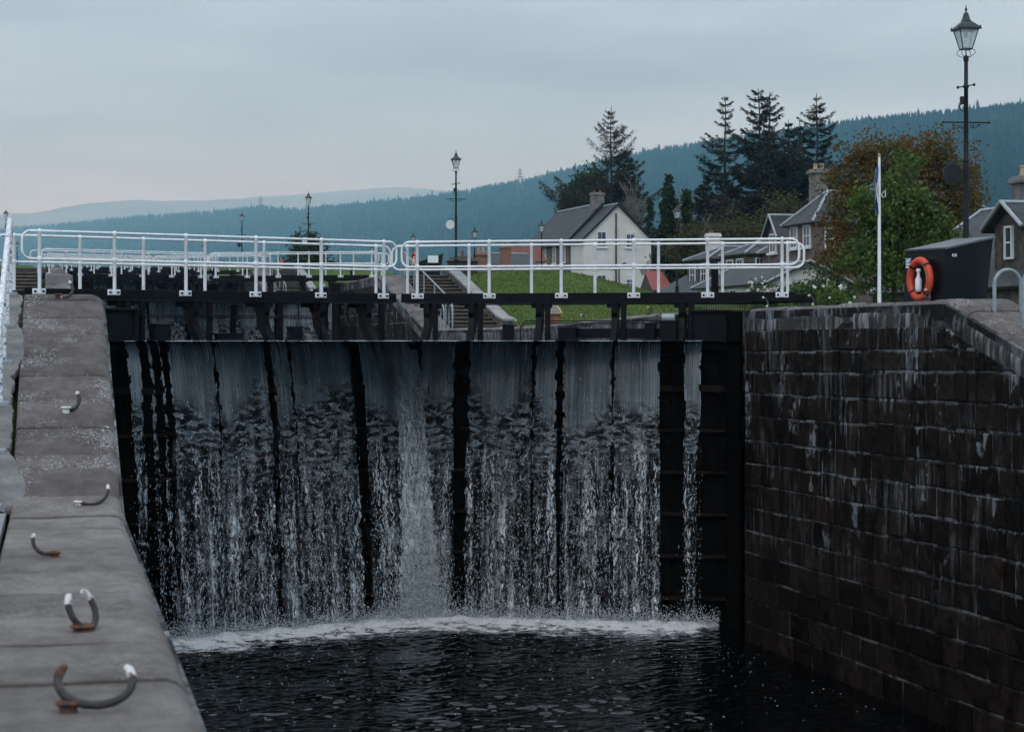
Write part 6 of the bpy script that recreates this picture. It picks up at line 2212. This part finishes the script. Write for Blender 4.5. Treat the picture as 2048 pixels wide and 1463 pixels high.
pylon(521, 391, 425, 2800, 'fainter lattice pylon on the ridge at left')

# ------------------------------------------------------------------ trees
def cards(pts, size, nrm=None, aspect=1.0, rsx=None, flat=0.0, dirs=None):
    """leaf quads at pts with random orientation"""
    rsx = rsx or rs
    n = len(pts)
    pts = np.asarray(pts, dtype=np.float64)
    a = rsx.normal(size=(n, 3)) if dirs is None else np.asarray(dirs) + rsx.normal(0, 0.25, (n, 3))
    a /= np.linalg.norm(a, axis=1)[:, None] + 1e-9
    b = rsx.normal(size=(n, 3))
    b -= (b * a).sum(1)[:, None] * a
    b /= np.linalg.norm(b, axis=1)[:, None] + 1e-9
    s_ = np.asarray(size) * (0.7 + 0.6 * rsx.rand(n))
    A = a * s_[:, None] * 0.5
    B = b * (s_ * aspect)[:, None] * 0.5
    # pointed leaf: tip, two sides, base
    V = np.stack([pts - A, pts + B - A * 0.1, pts + A, pts - B - A * 0.1], axis=1)
    F_ = np.arange(n * 4, dtype=np.int32).reshape(n, 4)
    return V.reshape(-1, 3), F_
def limb(mb, a, b, r0, r1, wob=0.12, n=6, seg=6):
    a, b = Vector(a), Vector(b)
    L_ = (b - a).length
    pts = []
    for k in range(n + 1):
        f = k / n
        q = a.lerp(b, f)
        if 0 < k < n:
            q = q + Vector((pn(q.x * 3, q.y, q.z * 0.8), pn(q.x, q.y * 3, q.z * 0.8 + 5), 0.3 * pn(q.x, q.y, q.z * 2))) * (wob * L_)
        pts.append(q)
    mb.tube(pts, [r0 + (r1 - r0) * k / n for k in range(n + 1)], seg)
    return pts
def broadleaf(label, base, lobes, leafmat, nclump, per, leaf, clump_r, trunk_r=0.12, name='broadleaf_tree', seed=1, bark='bark', group=None, cat='tree', limbs=26, shell=0.55):
    """lobes: (centre offset xyz, radius xyz) relative to base"""
    r_ = np.random.RandomState(seed)
    base = Vector(base)
    t_ = thing(name, label, cat, base, group)
    vol = np.array([l[1][0] * l[1][1] * l[1][2] for l in lobes]) ** 0.75
    vol /= vol.sum()
    cen = []
    for i in range(nclump):
        l = lobes[r_.choice(len(lobes), p=vol)]
        d_ = r_.normal(size=3)
        d_ /= np.linalg.norm(d_)
        rr = (shell + (1 - shell) * r_.rand()) if r_.rand() < 0.8 else r_.rand() * shell
        rr *= 1 + 0.17 * r_.randn()
        cen.append(np.array(l[0]) + d_ * np.array(l[1]) * rr)
    cen = np.array(cen)
    idx = np.repeat(np.arange(nclump), per)
    sc_ = clump_r * (0.5 + 0.9 * r_.rand(nclump))
    off = r_.normal(size=(nclump * per, 3)) * 0.5
    off[:, 2] *= 0.65
    pts = cen[idx] + off * sc_[idx][:, None]
    pts[:, 2] = np.maximum(pts[:, 2], 0.03)
    pts += np.array(base)
    V, Fq = cards(pts, np.full(len(pts), leaf), aspect=0.75, rsx=r_)
    np_mesh('crown', V, Fq, leafmat, t_)
    mb = MB()
    zc = np.mean([l[0][2] for l in lobes])
    fork = base + Vector((0, 0, max(0.3, zc * 0.45)))
    limb(mb, base - Vector((0, 0, 0.15)), fork, trunk_r, trunk_r * 0.8, 0.04)
    for i in r_.choice(nclump, min(limbs, nclump), replace=False):
        tip = base + Vector(cen[i])
        start = base.lerp(fork, r_.uniform(0.75, 1.0))
        mid = start.lerp(tip, 0.5) + Vector((0, 0, 0.12 * (tip - start).length))
        limb(mb, start, mid, trunk_r * 0.45, trunk_r * 0.22, 0.06, 4, 5)
        limb(mb, mid, tip, trunk_r * 0.22, trunk_r * 0.05, 0.08, 4, 5)
    mb.build('trunk', M[bark], t_, smooth=True)
    return t_
def conifer(label, base, H_, R_, mat, seed=1, sparse=0.35, droop=0.25, dens=1.0, start=0.08, upturn=0.3, trunk_r=0.22, lop=None, tops=((0, 0, 1.0),), group='tall conifers behind the village', name='conifer_tree', power=0.85):
    """spruce: whorls of drooping branches hung with needle sprays; bare and open near the top when sparse is high"""
    r_ = np.random.RandomState(seed)
    base = Vector(base)
    t_ = thing(name, label, 'tree', base, group)
    mb = MB()
    P_, D_, S_ = [], [], []
    for (ox, oy, hf) in tops:
        Ht = H_ * hf
        tp = base + Vector((ox, oy, Ht))
        n = 16
        tr = [base.lerp(tp, k / n) + Vector((0.03 * Ht * 0.1 * math.sin(k + seed), 0.02 * math.sin(k * 1.3), 0)) for k in range(n + 1)]
        tr[0] = base - Vector((0, 0, 0.2))
        mb.tube(tr, [trunk_r * (1 - 0.93 * k / n) + 0.012 for k in range(n + 1)], 7)
        h = start * Ht
        while h < Ht * 0.985:
            f = h / Ht
            prof = (1 - f) ** power * (0.75 + 0.25 * math.sin(f * 21 + seed)) + 0.03
            nb_ = r_.randint(3, 6)
            for b in range(nb_):
                an = r_.uniform(0, 2 * math.pi)
                Lb = R_ * prof * r_.uniform(0.55, 1.15)
                if lop is not None:
                    Lb *= 1 + lop[1] * math.cos(an - lop[0])
                if Lb < 0.12: Lb = 0.12
                ca, sa = math.cos(an), math.sin(an)
                st = base.lerp(tp, f)
                rise0 = 0.34 * f - droop * (1 - f)
                pts = []
                m = 6
                for k in range(m + 1):
                    g_ = k / m
                    z = Lb * (rise0 * g_ - 0.30 * g_ * (1 - g_) + upturn * g_ ** 2.2)
                    pts.append(st + Vector((ca * Lb * g_, sa * Lb * g_, z)))
                mb.tube(pts, [0.035 * (1 - 0.8 * k / m) * min(1.0, 0.35 + Lb * 0.3) for k in range(m + 1)], 4, cap=False)
                open_ = ss(0.35, 0.95, f) * sparse
                ns = int(Lb * 46 * dens * (1 - 0.72 * open_)) + 5
                for q in range(ns):
                    g_ = r_.uniform(0.12, 1.0)
                    k = min(m - 1, int(g_ * m))
                    p = pts[k].lerp(pts[k + 1], g_ * m - k)
                    spread = (0.10 + 0.20 * Lb * (1 - g_ * 0.75)) * (1 - 0.65 * open_)
                    side = r_.normal()
                    p = p + Vector((-sa * side * spread, ca * side * spread, -abs(r_.normal()) * (0.10 + 0.05 * Lb) * (1 - 0.5 * open_)))
                    P_.append(p)
                    D_.append((ca * 0.9 - sa * side * 0.8, sa * 0.9 + ca * side * 0.8, -0.45 + 0.7 * open_))
                    S_.append(r_.uniform(0.16, 0.36) * (0.75 if open_ > 0.2 else 1.0))
            h += (0.34 + 0.15 * r_.rand()) * (1.0 + 0.5 * sparse * f)
    V, Fq = cards(P_, np.array(S_), aspect=0.34, rsx=r_, dirs=np.array(D_))
    np_mesh('crown', V, Fq, mat, t_)
    mb.build('trunk', M['bark'], t_, smooth=True)
    return t_
def bare_tree(label, base, H_, seed, spread=0.5, mat='palebark', group=None, lean=0.0, depth=5, r0=0.10):
    r_ = random.Random(seed)
    base = Vector(base)
    t_ = thing('bare_tree', label, 'tree', base, group)
    mbt, mbb = MB(), MB()
    def grow(p, d, L_, r, k):
        q = p + d * L_
        mid = p.lerp(q, 0.5) + Vector((r_.uniform(-1, 1), r_.uniform(-1, 1), 0)) * (0.05 * L_)
        (mbt if k < 2 else mbb).tube([p, mid, q], [r, r * 0.85, r * 0.7], 5 if k < 2 else 4, cap=False)
        if k >= depth: return
        for i in range(r_.choice((2, 3, 3))):
            nd = (d + Vector((r_.uniform(-1, 1), r_.uniform(-1, 1), r_.uniform(-0.15, 0.7))) * spread).normalized()
            grow(p.lerp(q, r_.uniform(0.55, 1.0)), nd, L_ * r_.uniform(0.58, 0.82), max(0.020, r * 0.58), k + 1)
    grow(base - Vector((0, 0, 0.1)), Vector((lean, 0, 1)).normalized(), H_ * 0.33, r0, 0)
    mbt.build('trunk', M[mat], t_, smooth=True)
    mbb.build('branches', M[mat], t_, smooth=True)
    return t_
def gpos(u, z, dz=0.0):
    x, y = gx(u, z)
    return Vector((x, y, H_right(x, y) + dz))
def top_h(v, z, b):
    return hz(v, z) - b.z

# tall spruce behind the white house
b = gpos(1222, 212)
conifer('tall lone spruce with open bare top behind the white house', b, top_h(212, 212, b), 10.0, M['spruce2'], 4, 0.6, 0.14, 2.7, 0.12, 0.22, 0.26, (math.pi, 0.15), power=0.85)
b = gpos(1255, 214)
conifer('bushy dark spruce beside the lone spruce above the white house roof', b, top_h(296, 214, b), 4.4, M['spruce2'], 9, 0.1, 0.2, 1.5, 0.1, 0.2, 0.25, power=0.55)
b = gpos(1205, 216)
conifer('low dark spruce behind the chimney of the white house', b, top_h(330, 216, b), 3.8, M['spruce2'], 12, 0.1, 0.25, 1.4, 0.1, 0.2, 0.25, power=0.5)
b = gpos(1160, 218)
broadleaf('green leafy tree at the left behind the white house roof', b, [((0, 0, top_h(400, 218, b)), (2.2, 2.2, 3.4)), ((1.4, 0, top_h(375, 218, b)), (1.8, 1.8, 2.4)), ((-0.9, 0, top_h(415, 218, b)), (1.5, 1.5, 1.6))], M['darkgreen'], 150, 42, 0.34, 0.9, 0.2, seed=21)
# the conifer group
for u, v, z, r0_, seed, spz, tops, lab in (
        (1450, 192, 160, 3.3, 31, 0.75, ((0, 0, 1.0),), 'slender spruce with open top, leftmost of the conifer group'),
        (1522, 176, 158, 4.2, 32, 0.55, ((-0.2, 0, 1.0), (0.9, 0.3, 0.985)), 'tallest twin topped spruce in the middle of the conifer group'),
        (1578, 240, 165, 2.9, 33, 0.35, ((0, 0, 1.0),), 'shorter dark spruce between the twin topped and the right spruce'),
        (1634, 186, 162, 3.9, 34, 0.5, ((0, 0, 1.0), (-1.3, 0.5, 0.86)), 'broad spruce at the right of the conifer group'),
        (1412, 345, 150, 1.9, 35, 0.2, ((0, 0, 1.0),), 'small brown conifer at the foot of the conifer group')):
    b = gpos(u, z)
    conifer(lab, b, top_h(v, z, b), r0_ * 1.75, M['spruce2'] if seed in (33, 35) else M['spruce'], seed, spz, 0.18, 3.1, 0.05, 0.17, 0.24, tops=tops, power=0.78)
# ivy-clad trunks
def ivy_tree(label, u, z, vt, w_, seed):
    b = gpos(u, z)
    H_ = top_h(vt, z, b)
    r_ = np.random.RandomState(seed)
    t_ = thing('ivy_tree', label, 'tree', b, 'ivy covered trees')
    nc = int(70 * w_ / 0.8)
    f = r_.rand(nc) ** 1.05
    rad = w_ * (0.04 + 0.95 * np.clip(1 - f, 0, 1) ** 0.7) * r_.uniform(0.15, 1.0, nc)
    an = r_.uniform(0, 2 * math.pi, nc)
    cen = np.stack([b.x + rad * np.cos(an), b.y + rad * np.sin(an), b.z + 0.1 + f * (H_ - 0.3)], -1)
    per = 85
    n = nc * per
    cr = np.repeat(r_.uniform(0.16, 0.42, nc) * (0.55 + 0.45 * (1 - f)), per)
    pts = np.repeat(cen, per, axis=0) + r_.normal(size=(n, 3)) * cr[:, None] * np.array([0.6, 0.6, 0.85])
    V, Fq = cards(pts, np.full(n, 0.2), aspect=0.8, rsx=r_)
    np_mesh('crown', V, Fq, M['ivy'], t_)
    mb = MB()
    limb(mb, b - UP * 0.2, b + UP * (H_ * 0.98), 0.2, 0.04, 0.03, 8, 7)
    mb.build('trunk', M['bark'], t_, smooth=True)
ivy_tree('dark ivy covered tree behind the street lamp, right of the white house', 1338, 135, 352, 1.5, 41)
ivy_tree('thin ivy covered stem beside the larger ivy tree', 1372, 134, 378, 0.85, 42)
ivy_tree('ivy covered bare trunk at the right shoulder of the white house', 1300, 200, 395, 0.8, 43)
for u, z, v, seed, sp, lab in ((1292, 205, 312, 51, 0.34, 'bare pale stemmed tree right of the lone spruce'), (1330, 175, 326, 52, 0.42, 'bare twiggy tree behind the ivy covered tree'),
                               (1380, 172, 345, 53, 0.45, 'bare twiggy tree left of the conifer group'), (1266, 208, 345, 54, 0.4, 'bare forked tree above the white house gable'), (1408, 140, 400, 55, 0.6, 'scrubby bare tree at the foot of the conifers')):
    b = gpos(u, z)
    bare_tree(lab, b, top_h(v, z, b), seed, sp, 'palebark', 'bare trees behind the village', r0=0.11)
# olive spring tree
b = gpos(1562, 138)
hh0 = top_h(420, 138, b)
broadleaf('rounded olive green tree in young leaf below the conifers', b, [((0, 0, hh0 - 0.4), (1.7, 1.7, 1.7)), ((0.9, 0, hh0 - 1.6), (1.6, 1.6, 1.6)), ((-1.5, 0, hh0 - 2.4), (1.7, 1.6, 1.8)), ((1.9, 0, hh0 - 0.9), (1.2, 1.2, 1.5))], M['olive'], 260, 26, 0.17, 0.8, 0.12, seed=61, shell=0.4)
b = gpos(1465, 136)
hh0 = top_h(460, 136, b)
broadleaf('low olive scrub tree behind the lodge chimney', b, [((0, 0, hh0), (1.5, 1.5, 1.2)), ((-1.8, 0, hh0 - 0.6), (1.3, 1.3, 1.0)), ((1.6, 0, hh0 - 0.4), (1.2, 1.2, 1.1))], M['olive'], 120, 26, 0.18, 0.8, 0.1, seed=62)
b = gpos(1385, 130)
hh0 = top_h(470, 130, b)
broadleaf('olive bush to the right of the ivy tree', b, [((0, 0, hh0 - 0.3), (0.9, 0.9, 1.3)), ((-0.9, 0, hh0 - 1.0), (0.8, 0.8, 1.2))], M['olive'], 90, 26, 0.17, 0.6, 0.08, seed=63)
# copper tree
b = gpos(1800, 88)
zc = lambda v: top_h(v, 88, b)
kx = 88 / F
broadleaf('large copper leaved maple behind the green tree', b, [((0, 0, zc(330)), (2.4, 2.2, 1.5)), ((-2.2, 0, zc(380)), (1.5, 1.5, 1.6)), ((2.0, 0, zc(355)), (1.6, 1.5, 1.4)), ((-2.6, 0.3, zc(460)), (1.3, 1.4, 2.0)), ((2.7, 0, zc(420)), (1.1, 1.2, 1.6)), ((-3.0, 0, zc(530)), (0.9, 1.0, 1.2)), ((0, 0.5, zc(420)), (2.4, 2.0, 1.8)), ((-1.3, 0, zc(312)), (1.7, 1.5, 0.95)), ((1.3, 0, zc(300)), (1.8, 1.5, 0.95))],
          M['copper'], 660, 34, 0.14, 0.55, 0.22, seed=71, shell=0.45, limbs=60)
b = gpos(1915, 92)
zc = lambda v: top_h(v, 92, b)
broadleaf('thin copper branches reaching right past the tall lamp', b, [((0.3, 0, zc(400)), (1.1, 1.0, 1.5)), ((0.8, 0, zc(350)), (0.8, 0.9, 0.8)), ((0.1, 0, zc(450)), (1.1, 0.9, 0.8))], M['copper'], 120, 24, 0.14, 0.42, 0.08, seed=72, limbs=40, shell=0.3)
# fresh green tree
b = gpos(1790, 62)
zc = lambda v: top_h(v, 62, b)
broadleaf('fresh green maple standing behind the flagpole', b, [((0.25, 0, zc(370)), (0.75, 0.8, 0.9)), ((0.0, 0, zc(450)), (1.25, 1.2, 1.2)), ((-0.5, 0, zc(530)), (1.25, 1.2, 0.9)), ((0.95, 0, zc(500)), (0.95, 1.0, 1.0)), ((0.85, 0, zc(430)), (0.75, 0.8, 0.8)), ((-0.75, 0, zc(420)), (0.7, 0.7, 0.6))],
          M['fresh'], 230, 52, 0.135, 0.40, 0.1, seed=81, shell=0.6, limbs=40)
# shrubs and roses along the right bank
def shrub(label, u, z, v, rx, rz_, mat, seed, n=90, per=34, leaf=0.07, roses=0, cr=0.22, dz=0.0):
    x, y = gx(u, z)
    b = Vector((x, y, P(y) - 0.05 + dz)) if z < 58 else gpos(u, z)
    H_ = max(0.35, hz(v, z) - b.z)
    t_ = broadleaf(label, b, [((0, 0, H_ * 0.45), (rx, rx, H_ * 0.55)), ((rx * 0.6, 0, H_ * 0.32), (rx * 0.7, rx * 0.7, H_ * 0.4)), ((-rx * 0.6, 0, H_ * 0.3), (rx * 0.7, rx * 0.7, H_ * 0.38))],
                   mat, n, per, leaf, cr, 0.03, 'shrub', seed, 'bark', 'shrubs along the right bank', 'shrub', 14)
    if roses:
        r_ = np.random.RandomState(seed + 5)
        for k in range(roses):
            an = r_.uniform(0, 2 * math.pi); f = r_.uniform(0.3, 1.0)
            q = b + Vector((rx * 1.15 * math.cos(an) * math.sqrt(1 - 0.6 * f * f), -abs(rx * 1.0 * math.sin(an)) * math.sqrt(1 - 0.6 * f * f), H_ * (0.25 + 0.7 * f)))
            mbr = MB()
            s_ = r_.uniform(0.03, 0.055)
            for m_ in range(5):
                a = m_ * 1.2566 + r_.rand()
                c_ = q + Vector((math.cos(a) * s_ * 0.6, r_.uniform(-0.01, 0.01), math.sin(a) * s_ * 0.6))
                mbr.lathe(c_, [(s_ * 0.2, -s_ * 0.4), (s_ * 0.6, 0), (s_ * 0.2, s_ * 0.4)], 6)
            mbr.build('flower', M['rosewhite'], t_)
    return t_
shrub('low rose bush with white flowers left of the flagpole', 1660, 50, 566, 0.62, 0.5, M['fresh'], 91, 110, 36, 0.06, 7)
shrub('rose bush with a few white flowers at the end of the gate walkway', 1608, 52, 570, 0.5, 0.5, M['fresh'], 92, 90, 36, 0.06, 3)
shrub('dark green shrub behind the right gate rail', 1545, 58, 538, 0.45, 0.5, M['darkgreen'], 93, 80, 34, 0.06, 0)
shrub('dark green shrub below the stone house', 1600, 66, 545, 0.8, 0.6, M['darkgreen'], 94, 130, 34, 0.08)
shrub('cream flowering shrub behind the right end of the gate rail', 1512, 60, 546, 0.34, 0.5, M['olive'], 95, 50, 30, 0.055, 22)
shrub('tall green shrub against the villa wall', 1640, 72, 535, 0.9, 0.6, M['darkgreen'], 96, 150, 34, 0.09)
# round bush beside the third lamp
b = Vector((*gx(615, 158), 0)); b.z = P(b.y) - 0.1
hh0 = hz(462, 158) - b.z
broadleaf('round dark green bush beside the third lock lamp', b, [((0, 0, hh0 * 0.6), (1.5, 1.4, hh0 * 0.42)), ((-0.9, 0, hh0 * 0.35), (1.1, 1.1, hh0 * 0.34)), ((1.1, 0, hh0 * 0.3), (1.0, 1.1, hh0 * 0.3))], M['darkgreen'], 170, 40, 0.2, 0.6, 0.12, 'round_bush', 97, 'bark', None, 'bush', 10)
b = Vector((*gx(668, 150), 0)); b.z = P(b.y) - 0.1
broadleaf('low bush with pale flowers right of the round bush', b, [((0, 0, 0.6), (0.9, 0.8, 0.5))], M['darkgreen'], 50, 36, 0.14, 0.4, 0.05, 'flower_bush', 98, 'bark', None, 'bush', 6)

# grass blades catching the light on the mown slope: one mass
n = 30000
gxs = rs.uniform(16.1, 25.5, n)
gys = rs.uniform(58, 92, n)
pts = np.array([(x, y, H_right(x, y)) for x, y in zip(gxs, gys)])
hgt = rs.uniform(0.03, 0.085, n)
dx = rs.normal(0, 0.02, (n, 2))
wv_ = rs.uniform(0.008, 0.02, n)
V = np.stack([pts - np.stack([wv_, 0 * wv_, 0 * wv_ + 0.01], -1), pts + np.stack([wv_, 0 * wv_, 0 * wv_ - 0.01], -1), pts + np.stack([dx[:, 0], dx[:, 1], hgt], -1)], 1)
tag(np_mesh('grass_blades', V.reshape(-1, 3), np.arange(n * 3).reshape(n, 3), M['grass']), 'short mown grass on the slope beside the second lock', 'grass', None, 'stuff')
